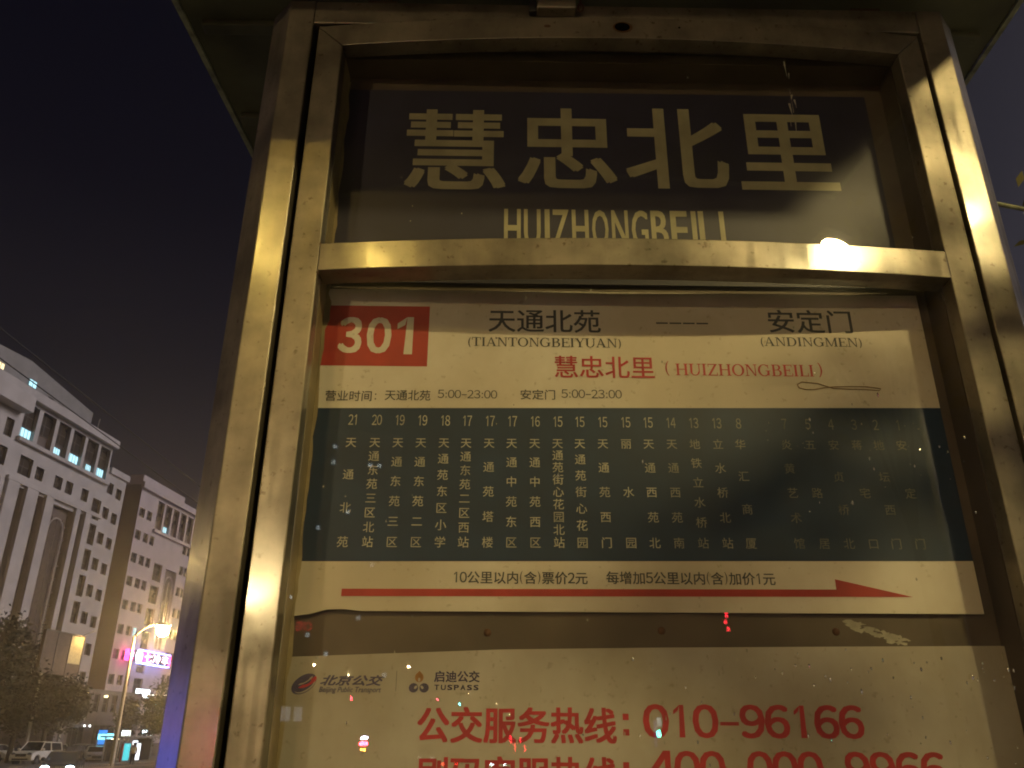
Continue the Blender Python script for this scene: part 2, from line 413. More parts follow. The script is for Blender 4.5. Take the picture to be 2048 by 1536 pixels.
for d in (8, 12, 16, 30, 34, 38):
    for k in range(-20, 50): rm.poly([(k * 6, d - .07, GZ + .004), (k * 6 + 2.4, d - .07, GZ + .004), (k * 6 + 2.4, d + .07, GZ + .004), (k * 6, d + .07, GZ + .004)], [(0, 1, 2, 3)])
o = structure(rm.build('lane_markings')); o.rotation_euler.z = STREET_RZ

# ------------------------------------------------------------------ the bus stop sign
YAW = R(.76319)
SIGN = thing('bus_stop_sign', 'large steel framed bus stop sign for route 301 under a canopy, filling the foreground', 'bus stop sign', (0, 1.2, GZ), YAW)
zz = lambda z: z - GZ
SAG, UC, UH = .028, .206, .533
bow = lambda u: -SAG * (1 - ((u - UC) / UH) ** 2)
def front(u, z, t): k = 1 + t / 1.2; return u * k, 1.6 + (z - 1.6) * k        # apparent front-plane point -> depth t
def curved(mb, cols, t0, t1):
    """cols = [(u, zlow, zhigh)], swept along the bowed door"""
    k = len(cols); v = []
    for u, a, b_ in cols:
        v += [(u, bow(u) + t0, zz(a)), (u, bow(u) + t0, zz(b_)), (u, bow(u) + t1, zz(b_)), (u, bow(u) + t1, zz(a))]
    f = []
    for i in range(k - 1):
        p, q = i * 4, i * 4 + 4
        f += [(p, q, q + 1, p + 1), (p + 1, q + 1, q + 2, p + 2), (p + 2, q + 2, q + 3, p + 3), (p + 3, q + 3, q, p)]
    f += [(0, 1, 2, 3), (4 * k - 4, 4 * k - 1, 4 * k - 2, 4 * k - 3)]
    return mb.poly(v, f)
lin = lambda a, b_, k: [a + (b_ - a) * i / k for i in range(k + 1)]
DT = .034
# outer box frame
TOPZ = 2.930
MB().mat('brushed_steel').prism([(-.4366, 0), (-.3880, 0), (-.3880, .16), (-.4806, .16), (-.4806, .044)], zz(GZ + .004), zz(TOPZ), 'z').build('outer_post', SIGN, bevel=.0022)
MB().mat('brushed_steel').prism([(.8420, 0), (.8860, .044), (.8860, .16), (.7935, .16), (.7935, 0)], zz(GZ + .004), zz(TOPZ), 'z').build('outer_post', SIGN, bevel=.0022)
MB().mat('brushed_steel').box(-.3879, .7934, .0015, .16, zz(2.874), zz(TOPZ)).build('top_header', SIGN, bevel=.002)
MB().mat('brushed_steel').box(-.3879, .7934, .02, .16, zz(GZ + .25), zz(.55)).build('base_plinth', SIGN, bevel=.002)
# bowed door: stiles and rails
def stile(u0, u1, flip):
    mb = MB().mat('door_steel')
    zo, zi = 2.8665, 2.8155
    cols = [(u0, .58, zi if flip else zo), (u1, .58, zo if flip else zi)]
    curved(mb, cols, 0, DT); return mb.build('door_stile', SIGN, bevel=.0024)
stile(-.3775, -.3265, False); stile(.7395, .7895, True)
us = [-.3772] + lin(-.3265, .7395, 26) + [.7892]
low = lambda u: 2.8170 + (max(0, -.3265 - u) + max(0, u - .7395))
curved(MB().mat('rail_steel'), [(u, low(u) if -.377 < u < .789 else 2.8665, 2.8685) for u in us], 0, DT).build('top_rail', SIGN, bevel=.0016)
curved(MB().mat('rail_steel'), [(u, 2.3185, 2.3712) for u in lin(-.3262, .7392, 26)], -.002, DT + .012).build('middle_rail', SIGN, bevel=.0016)
curved(MB().mat('rail_steel'), [(u, .58, .64) for u in lin(-.3262, .7392, 26)], -.002, DT).build('bottom_rail', SIGN, bevel=.0016)
for q in (2.3135, 2.3690): MB().mat('rust').box(-.3290, -.3245, .0005, .006, zz(q), zz(q + .0058)).build('weld_seam', SIGN, bevel=.001)
# glass
for z0, z1 in ((2.3714, 2.8168), (.6402, 2.3183)):
    mb = MB().mat('dusty_glass')
    uu = lin(-.3263, .7393, 40)
    mb.poly([(u, bow(u) + .012, zz(z)) for u in uu for z in (z0, z1)], [(2 * i, 2 * i + 2, 2 * i + 3, 2 * i + 1) for i in range(40)])
    mb.build('glass_pane', SIGN, smooth=True, fix=False)
# inside of the box
MB().mat('backing_metal').box(-.387, .793, .088, .10, zz(.56), zz(2.8735)).build('backing_panel', SIGN)
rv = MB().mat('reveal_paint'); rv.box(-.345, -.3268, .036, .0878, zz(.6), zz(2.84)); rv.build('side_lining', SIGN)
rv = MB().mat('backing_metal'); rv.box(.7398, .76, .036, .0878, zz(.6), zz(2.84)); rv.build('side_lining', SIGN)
MB().mat('backing_metal').box(-.3266, .7396, .036, .0878, zz(2.818), zz(2.84)).build('top_lining', SIGN)
# ragged sealant on the left lining
sl = MB().mat('reveal_paint'); pts = []
zs = lin(1.2, 2.80, 90); random.seed(3)
edge = [-.3262 + .0035 + .0028 * math.sin(i * .9) * random.random() + .002 * random.random() + (.007 if 2.25 < z < 2.315 else 0) for i, z in enumerate(zs)]
v = []
for z, e in zip(zs, edge): v += [(-.3266, .0792, zz(z)), (e, .0792, zz(z))]
sl.poly(v, [(2 * i, 2 * i + 1, 2 * i + 3, 2 * i + 2) for i in range(90)]); sl.build('sealant_strip', SIGN, fix=False)

TB = .080; TL = TB - .0008
# --- name board
NB = MB().mat('navy_board').box(-.3266, .7010, TB, TB + .004, zz(2.345), zz(2.782)).build('name_board', SIGN)
nl = MB().mat('letter_cream')
for ch, u0, u1, z0, z1 in (('慧', -.2013, -.0167, 2.548, 2.732), ('忠', .0130, .1949, 2.554, 2.739), ('北', .2190, .4096, 2.556, 2.742), ('里', .4360, .6170, 2.556, 2.732)):
    put_text(nl, ch, u0, u1, zz(z0), zz(z1), TL, .016)
o = nl.build('station_name_lettering', NB, fix=False)
nl = MB().mat('letter_cream')
x = -.018; cw = .447 / 12.25
for ch in 'HUIZHONGBEILI':
    w = cw * (.42 if ch == 'I' else 1.0)
    put_text(nl, ch, x + (.004 if ch != 'I' else .006), x + w - (.004 if ch != 'I' else .003), zz(2.421), zz(2.5025), TL, .022); x += w * 1.0
nl.build('station_name_lettering', NB, fix=False)
# --- route board
rb_pts = [(-.3265, 2.3300), (.7196, 2.3300), (.7196, 1.7790), (-.18, 1.7772), (-.225, 1.7768), (-.25, 1.7795), (-.275, 1.7790), (-.30, 1.7722), (-.3265, 1.7690)]
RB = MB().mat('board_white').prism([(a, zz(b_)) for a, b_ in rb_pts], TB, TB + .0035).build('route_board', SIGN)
def sub(parent, name, mat, fn, fix=False):
    mb = MB().mat(mat); fn(mb); return mb.build(name, parent, fix=fix)
quad = lambda mb, u0, u1, z0, z1, t=TL: mb.poly([(u0, t, zz(z0)), (u1, t, zz(z0)), (u1, t, zz(z1)), (u0, t, zz(z1))], [(0, 1, 2, 3)])
sub(RB, 'red_number_box', 'sign_red', lambda mb: quad(mb, -.3264, -.1433, 2.1812, 2.2965, TB - .0004))
def f301(mb):
    for ch, u0, u1 in (('３', -.2955, -.2600), ('０', -.2470, -.2095)):
        put_text(mb, ch, u0, u1, zz(2.2062), zz(2.2722), TL, .034)
    za, zb = zz(2.2035), zz(2.2748)
    mb.poly([(-.1845, TL, za), (-.1700, TL, za), (-.1700, TL, zb), (-.1812, TL, zb)], [(0, 1, 2, 3)])
    mb.poly([(-.1812, TL - .0001, zb), (-.1845, TL - .0001, zb - .0155), (-.1975, TL - .0001, zb - .0235), (-.1975, TL - .0001, zb - .0125)], [(0, 1, 2, 3)])
sub(RB, 'route_number', 'board_white', f301)
sub(RB, 'line_end_lettering', 'ink', lambda mb: put_text(mb, '天通北苑', -.0396, .1544, zz(2.2484), zz(2.2925), TL, .010))
sub(RB, 'line_end_lettering', 'ink', lambda mb: put_serif(mb, '(TIANTONGBEIYUAN)', -.0758, .1904, zz(2.2205), zz(2.2375), TL))
def dash(mb):
    for k in range(4): quad(mb, .2517 + k * .0235, .2517 + k * .0235 + .0205, 2.2676, 2.2704)
sub(RB, 'dash_line', 'ink', dash)
sub(RB, 'line_end_lettering', 'ink', lambda mb: put_text(mb, '安定门', .4489, .5948, zz(2.2533), zz(2.2977), TL, .010))
sub(RB, 'line_end_lettering', 'ink', lambda mb: put_serif(mb, '(ANDINGMEN)', .4297, .6084, zz(2.2270), zz(2.2440), TL))
sub(RB, 'this_stop_lettering', 'print_red', lambda mb: put_text(mb, '慧忠北里', .0740, .2429, zz(2.1635), zz(2.2037), TL, .010))
def fhz(mb):
    put_text(mb, '(', .2620, .2680, zz(2.1690), zz(2.1960), TL); put_serif(mb, 'HUIZHONGBEILI', .2790, .5170, zz(2.1700), zz(2.1915), TL); put_text(mb, ')', .5235, .5300, zz(2.1690), zz(2.1960), TL)
sub(RB, 'this_stop_lettering', 'print_red', fhz)
def fhours(mb):
    put_text(mb, '营业时间', -.3098, -.2330, zz(2.1165), zz(2.1352), TL, .006)
    for zq in (2.1195, 2.1280): quad(mb, -.2275, -.2255, zq, zq + .0025)
    put_text(mb, '天通北苑', -.2109, -.1351, zz(2.1185), zz(2.1372), TL, .006)
    put_number(mb, '5:00-23:00', -.1226, -.0240, zz(2.1235), zz(2.1385), TL)
    put_text(mb, '安定门', .0154, .0733, zz(2.1225), zz(2.1405), TL, .006)
    put_number(mb, '5:00-23:00', .0842, .1850, zz(2.1260), zz(2.1415), TL)
sub(RB, 'service_hours_lettering', 'ink', fhours)
BAND = sub(RB, 'stop_list_band', 'teal_band', lambda mb: mb.poly([(-.3264, TB - .0004, zz(1.8505)), (.7195, TB - .0004, zz(1.8590)), (.7195, TB - .0004, zz(2.1150)), (-.3264, TB - .0004, zz(2.1035))], [(0, 1, 2, 3)]))
NUM = [-.2598, -.2211, -.1836, -.1463, -.1088, -.0726, -.035, .0018, .0394, .0767, .1131, .1509, .189, .226, .2639, .3017, .34, .3766, .4526, .4919, .5304, .5689, .6049, .6427]
STOPS = '21天通北苑 20天通东苑三区北站 19天通东苑三区 19天通东苑二区 18天通苑东区小学 17天通东苑二区西站 17天通苑塔楼 17天通中苑东区 16天通中苑西区 15天通苑街心花园北站 15天通苑街心花园 15天通苑西门 15丽水园 15天通西苑北 14天通西苑南 13地铁立水桥站 13立水桥北站 8华汇商厦 7炎黄艺术馆 5五路居 4安贞桥北 3蒋宅口 2地坛西门 1安定门'.split()
for x, s in zip(NUM, STOPS):
    k = 2 if s[1].isdigit() else 1
    num, nm = s[:k], s[k:]
    mb = MB().mat('letter_pale' if x < .25 else 'letter_veiled' if x < .40 else 'letter_veiled_deep')  # right columns darker: the glass's reflection veil put into the letter colour
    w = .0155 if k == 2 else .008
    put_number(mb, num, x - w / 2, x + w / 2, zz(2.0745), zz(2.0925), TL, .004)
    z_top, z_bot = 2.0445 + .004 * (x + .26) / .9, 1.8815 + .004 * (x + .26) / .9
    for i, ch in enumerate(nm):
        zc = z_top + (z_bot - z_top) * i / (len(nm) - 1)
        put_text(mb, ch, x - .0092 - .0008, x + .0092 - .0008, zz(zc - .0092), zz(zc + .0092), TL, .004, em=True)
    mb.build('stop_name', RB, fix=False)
def ffare(mb):
    def line(txt, u0, u1, z0, z1):
        adv = [.55 if c.isdigit() else .36 if c in '()' else 1.0 for c in txt]; s_ = (u1 - u0) / sum(adv); x = u0
        for c, w in zip(txt, adv):
            if c.isdigit(): put_number(mb, c, x + .03 * s_, x + .52 * s_, z0 + .0012, z1 - .0016, TL, .012)
            elif c in '()': put_text(mb, c, x + .06 * s_, x + .26 * s_, z0 - .0004, z1 + .0002, TL)
            else: put_text(mb, c, x, x + s_, z0 - .0006, z0 - .0006 + s_, TL, .014, em=True)
            x += w * s_
    line('10公里以内(含)票价2元', -.0883, .1190, zz(1.8190), zz(1.8378))
    line('每增加5公里以内(含)加价1元', .1467, .4075, zz(1.8199), zz(1.8390))
sub(RB, 'fare_lettering', 'ink', ffare)
sub(RB, 'direction_arrow', 'sign_red', lambda mb: mb.poly([(-.2555, TL, zz(1.7985)), (.615, TL, zz(1.8035)), (.499, TL, zz(1.8295)), (.499, TL, zz(1.8138)), (-.2555, TL, zz(1.8095))], [(0, 1, 2, 3, 4)]))
# --- information board
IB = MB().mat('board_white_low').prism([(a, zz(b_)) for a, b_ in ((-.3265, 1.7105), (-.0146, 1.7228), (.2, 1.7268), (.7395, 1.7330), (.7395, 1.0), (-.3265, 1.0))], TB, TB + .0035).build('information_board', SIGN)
def ell(mb, cx, cz, rx, rz, a0=0, a1=360, rot=0, t=TL, k=22, inner=0.):
    ca, sa = math.cos(R(rot)), math.sin(R(rot)); pts = []
    f = lambda r, a: (cx + ca * r * rx * math.cos(a) - sa * r * rz * math.sin(a), t, zz(cz + sa * r * rx * math.cos(a) + ca * r * rz * math.sin(a)))
    for i in range(k):
        a, b_ = R(a0 + (a1 - a0) * i / k), R(a0 + (a1 - a0) * (i + 1) / k)
        mb.poly([f(inner, a), f(1, a), f(1, b_), f(inner, b_)], [(0, 1, 2, 3)])
def oval(mb):
    mb.mat('ink_blue'); ell(mb, -.2985, 1.6732, .0195, .0118, rot=32)
    mb.mat('board_white_low'); ell(mb, -.2965, 1.6712, .0165, .0080, rot=32, t=TL - .0001)
    mb.mat('ink_blue'); ell(mb, -.2978, 1.6722, .0158, .0076, rot=32, t=TL - .0002)
    mb.mat('print_red'); ell(mb, -.2945, 1.6760, .0150, .0062, 200, 380, rot=26, t=TL - .0003, inner=.45)
    mb.mat('board_white_low'); ell(mb, -.2970, 1.6782, .0120, .0034, 190, 360, rot=30, t=TL - .0004, inner=.6)
sub(IB, 'emblem', 'ink_blue', oval)
sub(IB, 'company_lettering', 'ink_blue', lambda mb: put_text(mb, '北京公交', -.2745, -.1830, zz(1.6715), zz(1.6855), TL, .024, .35))
sub(IB, 'company_lettering', 'ink_blue', lambda mb: put_text(mb, 'Beijing Public Transport', -.2758, -.1864, zz(1.6600), zz(1.6695), TL, .012, .25))
sub(IB, 'divider_line', 'ink', lambda mb: quad(mb, -.1653, -.1647, 1.664, 1.692))
def petals(mb):
    mb.mat('ink_orange'); ell(mb, -.1318, 1.6832, .0062, .0068); mb.poly([(-.1365, TL, zz(1.687)), (-.1271, TL, zz(1.687)), (-.1318, TL, zz(1.6925))], [(0, 1, 2)])
    mb.mat('ink_blue'); ell(mb, -.1395, 1.6688, .0068, .0064); ell(mb, -.1242, 1.6688, .0068, .0064)
    mb.mat('board_white_low')
    for c, s in ((-.1318, 0), (-.1395, 1), (-.1242, -1)):
        ell(mb, c + s * .003, (1.6800 if s == 0 else 1.6695), .0018, .0028, t=TL - .0002, rot=s * -45)
sub(IB, 'emblem', 'ink_blue', petals)
sub(IB, 'company_lettering', 'ink_blue', lambda mb: put_text(mb, '启迪公交', -.1098, -.0441, zz(1.6771), zz(1.6923), TL, .022))
def tusp(mb):
    for i, ch in enumerate('TUSPASS'): put_text(mb, ch, -.1091 + i * .0095, -.1091 + i * .0095 + .0066, zz(1.6662), zz(1.6730), TL, .02)
sub(IB, 'company_lettering', 'ink_blue', tusp)
def colon(mb, u, z):
    for k in (0, 1): quad(mb, u, u + .0085, z + k * .0205, z + k * .0205 + .0085)
def hot1(mb):
    for i, ch in enumerate('公交服务热线'): put_text(mb, ch, -.1330 + i * .0478, -.1330 + i * .0478 + .0478, zz(1.5955), zz(1.6455), TL, .026, em=True)
    colon(mb, .1628, 1.6065)
    put_number(mb, '010-96166', .1945, .5080, zz(1.6045), zz(1.6478), TL, .022)
sub(IB, 'hotline_lettering', 'print_red', hot1)
def hot2(mb):
    for i, ch in enumerate('刷码客服热线'): put_text(mb, ch, -.1305 + i * .0470, -.1305 + i * .0470 + .0470, zz(1.5305), zz(1.5805), TL, .026, em=True)
    colon(mb, .1605, 1.5430)
    put_number(mb, '400-000-9966', .1996, .6150, zz(1.5430), zz(1.5862), TL, .022)
sub(IB, 'hotline_lettering', 'print_red', hot2)
# --- bolts, lock, dirt
for u, z in ((-.0335, 1.7477), (.2284, 1.7523), (.4925, 1.7527)):
    MB().mat('rust').ball((u, .0875, zz(z)), .0058, 12, 6, 1, .5, 1).build('bolt', SIGN, smooth=True)
lk = MB(); u, z = front(.211, 2.8729, bow(.206))
yb = bow(u) - .0006
lk.mat('rust'); ell(lk, u, z, .0190, .0138, t=yb, k=28); lk.mat('dark_hole'); ell(lk, u - .001, z + .0005, .0148, .0108, t=yb - .0004, k=28)
lk.build('lock_hole', SIGN, fix=False)
u, z = front(.3212, 2.874, bow(.32)); lk = MB().mat('dark_hole'); ell(lk, u, z, .0024, .0022, t=bow(u) - .0008); lk.build('screw_hole', SIGN, fix=False)
u, z = front(.0645, 2.8729, bow(.06)); lk = MB().mat('rust'); ell(lk, u, z, .0065, .0035, t=bow(u) - .0006); lk.build('rust_spot', SIGN, fix=False)
MB().mat('brushed_steel').box(.0441, .1199, -.022, .0012, zz(2.8990), zz(2.999)).build('hanger_bracket', SIGN, bevel=.003)
MB().mat('black_plastic').box(.0290, .0436, -.012, .0012, zz(2.8990), zz(2.934)).build('hinge_block', SIGN, bevel=.002)
ch = MB().mat('rust')
for k in range(4):
    zc = 2.915 + k * .017; a = (k % 2) * math.pi / 2
    ch.tube([(.1300 + .005 * math.cos(a) * math.cos(q), -.008 + .005 * math.sin(a) * math.cos(q), zz(zc) + .0105 * math.sin(q)) for q in lin(0, 2 * math.pi, 14)], .0017, 6, False)
ch.build('chain', SIGN, smooth=True)
def smear(mb):
    random.seed(5)
    for k in range(26):
        q = k / 25; u = .512 + .075 * q + random.uniform(-.006, .006); z = 1.7655 - .026 * q + random.uniform(-.004, .004)
        pts = [(u + random.uniform(.003, .012) * math.cos(a), .0874 - .00002 * k, zz(z + random.uniform(.001, .0055) * math.sin(a) - .35 * random.uniform(0, .006) * math.cos(a))) for a in lin(0, 2 * math.pi * .92, 10)]
        mb.poly(pts, [tuple(range(len(pts)))])
sub(SIGN, 'plaster_smear', 'residue', smear)
def doodle(mb):
    pts = [(.492, 2.160), (.484, 2.155), (.4865, 2.149), (.497, 2.146), (.512, 2.146), (.527, 2.1495), (.545, 2.1515), (.575, 2.1525), (.600, 2.1525), (.618, 2.1500), (.6255, 2.1485), (.622, 2.1455), (.600, 2.1470), (.570, 2.1475), (.545, 2.1485), (.531, 2.1530), (.519, 2.1575), (.507, 2.1585)]
    mb.tube([(a, TL, zz(b_)) for a, b_ in pts + pts[:2]], .0009, 5)
sub(RB, 'spoon_scribble', 'scribble_tan', doodle)
# scratches and dried drips on the glass
def drips(mb):
    random.seed(11)
    for k in range(46):
        u = random.uniform(.18, .70) if k < 34 else random.uniform(-.25, .2); z = random.choice((random.gauss(1.688, .016), random.uniform(1.58, 1.70)))
        w = random.uniform(.0004, .0010); h = random.uniform(.0015, .0085)
        y = bow(u) + .0112
        mb.poly([(u - w, y, zz(z)), (u + w, y, zz(z)), (u + w * .5, y, zz(z + h)), (u - w * .5, y, zz(z + h))], [(0, 1, 2, 3)])
    for k in range(26):
        u = random.uniform(.38, .70); z = random.gauss(2.03, .05); w = random.uniform(.0003, .0011); y = bow(u) + .0112
        mb.poly([(u - w, y, zz(z)), (u + w, y, zz(z - w * .4)), (u + w, y, zz(z + w))], [(0, 1, 2)])
    for k in range(9):
        u = .512 + random.uniform(-.006, .012); z = random.uniform(2.60, 2.755); y = bow(u) + .0112; l = random.uniform(.01, .04); w = .0005
        mb.poly([(u - w, y, zz(z)), (u + w, y, zz(z)), (u + w + random.uniform(-.006, .004), y, zz(z + l)), (u, y, zz(z + l))], [(0, 1, 2, 3)])
sub(SIGN, 'dried_drips', 'residue', drips)
def drops(mb):
    random.seed(31)
    for k in range(95):
        if k < 60: u, z = random.uniform(.16, .72), random.choice((random.gauss(1.690, .016), random.uniform(1.56, 1.71)))
        elif k < 80: u, z = random.uniform(.36, .71), random.gauss(2.02, .06)
        else: u, z = random.uniform(-.30, .70), random.uniform(1.58, 2.2)
        r_ = random.uniform(.0007, .0017)
        mb.ball((u, bow(u) + .0118, zz(z)), r_, 8, 6, 1, .7, random.uniform(1, 2.6))
o = MB(); o.mat('wet_drop'); drops(o); o = o.build('water_drops', SIGN, smooth=True); o['kind'] = 'stuff'
# canopy hood above, side rod
cp = MB().mat('canopy_paint')
L0, L1_, R0, R1 = (-.736, -.65), (-.672, .62), (.995, -.65), (1.060, .62)
LE, RE = [(-1.02, -.65), (-.7045, .05), (-.672, .62)], [(1.005, -.65), (1.0445, .05), (1.060, .62)]      # the hood over the sign
cp.prism([(a + .0118, b_) for a, b_ in LE][::-1] + [(a - .0118, b_) for a, b_ in RE], zz(3.0), zz(3.05), 'z')
CP = cp.build('canopy', SIGN)
for E_, q in ((LE, .0116), (RE, -.0116)):
    MB().mat('canopy_edge').prism([(a, b_) for a, b_ in E_] + [(a + q, b_) for a, b_ in E_][::-1], zz(2.994), zz(3.06), 'z').build('edge_trim', CP)
MB().mat('canopy_edge').box(-1.02, 1.005, -.662, -.6502, zz(2.994), zz(3.06)).build('edge_trim', CP)
for y in (-.22, .115, .40): MB().mat('canopy_paint').box(-.66, 1.0, y, y + .03, zz(2.986), zz(3.0002)).build('rib', CP, bevel=.003)
MB().mat('canopy_edge').tube([(.884, .07, zz(2.5265)), (1.7, .34, zz(2.585))], .0042, 8).build('side_rod', SIGN, smooth=True)
for u in (-.30, .70):
    MB().mat('backing_metal').box(u, u + .06, .06, .14, zz(2.9302), zz(2.9998)).build('canopy_bracket', SIGN)

# ------------------------------------------------------------------ street lamps
def make_lamp(label, lens, h, arm, group, loc, rz, r_base=.11, lens_size=(.52, .26), deep=.07):
    t = thing('street_lamp', label, 'street lamp', loc, rz, group)
    MB().mat('lamp_metal').tube([(0, 0, 0), (0, 0, .5), (0, 0, h * .6), (0, 0, h - .5)], [r_base * 1.25, r_base, r_base * .72, r_base * .5], 12).build('pole', t, smooth=True)
    p = [(arm * q, 0, h - .5 + .62 * math.sin(q * math.pi / 2)) for q in lin(0, 1, 8)]
    MB().mat('lamp_metal').tube(p, [r_base * .48 * (1 - .55 * i / 8) for i in range(9)], 8).build('arm', t, smooth=True)
    hd = MB().mat('lamp_metal'); lx, ly = lens_size
    hd.prism([(arm - .1, h + .02), (arm + lx + .06, h + .04), (arm + lx + .1, h + .10), (arm + lx * .6, h + .19), (arm, h + .2), (arm - .14, h + .12)], -ly / 2 - .03, ly / 2 + .03)
    H = hd.build('lamp_head', t, bevel=.015)
    ln = MB().mat(lens); ln.ball((arm + lx / 2 + .0, 0, h + .085 - deep), 1, 14, 8, lx / 2, ly / 2, deep); ln.build('lens', H, smooth=True)
    return t
# the lamp one sees beyond the road, left of the sign
make_lamp('slim street lamp lit warm yellow over the road, in front of the pink neon sign', 'sodium_lens_seen', 6.9 - GZ, 1.0, None, (-19.22, 43.95, GZ), R(25), .125, (.60, .54), .28)
# lamps on the photographer's side: the light on the sign comes from them
BG = 'street lamps behind the photographer, mirrored in the sign'
def lamp_at(label, lens, pos, arm_to, size=(.52, .26), deep=.07):
    x, y, z = pos; a = math.atan2(arm_to[1], arm_to[0])
    return make_lamp(label, lens, z - GZ, 1.3, BG, (x - math.cos(a) * 1.55, y - math.sin(a) * 1.55, GZ), a, .11, size, deep)
lamp_at('bright sodium street lamp behind the photographer to the right, mirrored on the right posts', 'sodium_lens', (6.5, -7.35, 8.3), (-1, .3), (.92, .46))
lamp_at('sodium street lamp behind the photographer to the left, mirrored on the left post', 'sodium_lens_dim', (-3.5, -8.5, 8.5), (1, .2))
lamp_at('lower street lamp on the left, mirrored low on the left post, moved near and brightened as fill', 'sodium_lens_fill', (-12.1, -20.7, 5.9), (1, 0), (.44, .42), .21)  # mirrored lamp brought close and boosted as frontal fill for the frame
lamp_at('street lamp added unseen behind the sign to light the small round tree', 'sodium_lens_soft', (-33.6, 91.5, 8.2), (0, 1))  # extra unseen lamp, added to light the tree and shelter
lamp_at('street lamp out of view on the left, lighting the big dark tree', 'sodium_lens_soft', (-41, 50, 8.5), (0, 1))
lamp_at('street lamp beyond the left edge of the view, mirrored high on the left corner', 'sodium_lens_soft', (-35.8, 13.6, 8.7), (0, -1))
FAR = ((-22.1, 4.3, 86), (-18.7, 3.8, 97), (-13.0, 4.3, 85), (-7.0, 2.7, 138), (-4.4, 2.1, 175), (-3.2, 1.5, 245), (-2.2, 1.05, 340))
for i, (a, e, r_) in enumerate(FAR):
    p = (r_ * math.sin(R(a)), 1.2 - r_ * math.cos(R(a)), 1.75 + r_ * math.tan(R(e)))
    if i == 0:
        far0 = lamp_at('far street lamp in the row down the avenue behind the photographer', 'sodium_lens_far', p, (1, 0)); off = Vector(far0.location); p0 = Vector(p)
    else:
        c = copy_tree(far0); c.location = (p[0] - 1.55, p[1], GZ); c.rotation_euler.z = 0
        # taller or shorter poles for the lie of the road
        k = (p[2] - GZ) / (p0.z - GZ); c.scale = (1, 1, k)

# ------------------------------------------------------------------ lights of the city behind the photographer (seen mirrored in the glass)
def pos(a, r_, z): return (r_ * math.sin(R(a)), 1.2 - r_ * math.cos(R(a)), z)
def lit_board(name, label, cat, a, r_, z, w, h, rows, mat_case='black_plastic', stand=True, post=True):
    """a lit board facing the stop; rows = [(mat, x0, x1, z0, z1)] in fractions"""
    x, y, _ = pos(a, r_, z)
    t = thing(name, label, cat, (x, y, GZ), R(180 + a) if abs(a) < 80 else R(180 + a))
    zb = z - GZ
    MB().mat(mat_case).box(-w / 2 - .05, w / 2 + .05, 0.0, .22, zb - h / 2 - .05, zb + h / 2 + .05).build('case', t, bevel=.01)
    for i, (mt, x0, x1, z0, z1) in enumerate(rows):
        MB().mat(mt).box(-w / 2 + w * x0, -w / 2 + w * x1, -.02, -.003, zb - h / 2 + h * z0, zb - h / 2 + h * z1).build('lit_panel', t)
    for q in (-w * .36, w * .36 - .06): MB().mat('lamp_metal').box(q, q + .06, .05, .17, 0, zb - h / 2 - .052).build('leg', t)
    t.rotation_euler.z = math.atan2(math.cos(R(a)), -math.sin(R(a))) + math.pi / 2 + math.pi - math.pi  # face the stop
    return t
def face_stop(t):
    v = Vector((0, 1.2)) - Vector(t.location[:2]); t.rotation_euler.z = math.atan2(v.y, v.x) + math.pi / 2
for args in (
    ('shop_sign', 'red and lavender lit shop sign behind the photographer, mirrored on the left post', 'sign', -17.2, 22, 1.50, .30, .34, [('sign_lavender_fierce', .1, .9, .78, .98), ('sign_red_fierce', .0, 1., .36, .62), ('sign_orange_fierce', .2, .9, .0, .12)]),
    ('shop_sign', 'small white lit shop sign mirrored at the left of the lower board', 'sign', -23.7, 80, 3.6, 2.6, 1.3, [('lightbox_white', .0, .42, .05, .95), ('lightbox_white', .58, 1., .05, .95)]),
    ('lit_totem', 'tall narrow blue and green lit totem mirrored beside the hotline number', 'sign', 10.9, 40, 1.95, .55, 1.25, [('led_white', .0, .55, .70, 1.), ('signal_green', .2, .6, .35, .55), ('screen_violet', .65, .95, .0, .9)]),
    ('led_board', 'small red dotted message board mirrored under the hotline number', 'sign', -2.4, 70, 1.3, 1.9, 1.3, [('sign_red_lit', .0, .12, .1, .45), ('sign_red_lit', .25, .4, .6, .9), ('sign_red_lit', .62, .72, .1, .6), ('sign_red_lit', .85, 1., .55, .95)]),
    ('shop_sign', 'pink neon sign mirrored on the dark strip between the boards', 'sign', 18.1, 55, 8.6, .6, 1.3, [('sign_red_lit', .1, .6, .7, .95), ('sign_red_lit', .3, .9, .4, .6), ('sign_red_lit', .0, .5, .05, .25)]),
):
    face_stop(lit_board(*args))
t = lit_board('video_screen', 'wide blue lit screen far out on the left, mirrored in the sign corner', 'screen', -109, 26, 1.35, 8.0, 2.9, [('screen_blue', 0, 1, 0, .56), ('screen_violet', 0, 1, .57, .66), ('screen_pink', .0, .9, .67, .72), ('screen_violet', 0, 1, .73, 1.0)])
face_stop(t)
# traffic signals
for lab, mt, a, r_, z in (('red traffic signal mirrored above the hotline number', 'signal_red', -10.1, 95, 5.4), ('green traffic signal mirrored above the hotline number', 'signal_green', -8.0, 95, 4.9), ('red traffic signal mirrored under the round emblem', 'signal_red', -18.3, 90, 5.2)):
    t = thing('traffic_signal', lab, 'traffic light', pos(a, r_, GZ))
    MB().mat('lamp_metal').tube([(0, 0, 0), (0, 0, z - GZ - .5)], .08, 8).build('pole', t, smooth=True)
    MB().mat('black_plastic').box(-.18, .18, -.12, .12, z - GZ - .5, z - GZ + .5).build('housing', t, bevel=.03)
    MB().mat(mt).ball((0, .12, z - GZ + .2), .17, 12, 8, 1, .3, 1).build('lens', t, smooth=True)
    v = Vector((0, 1.2)) - Vector(t.location[:2]); t.rotation_euler.z = math.atan2(v.y, v.x) - math.pi / 2
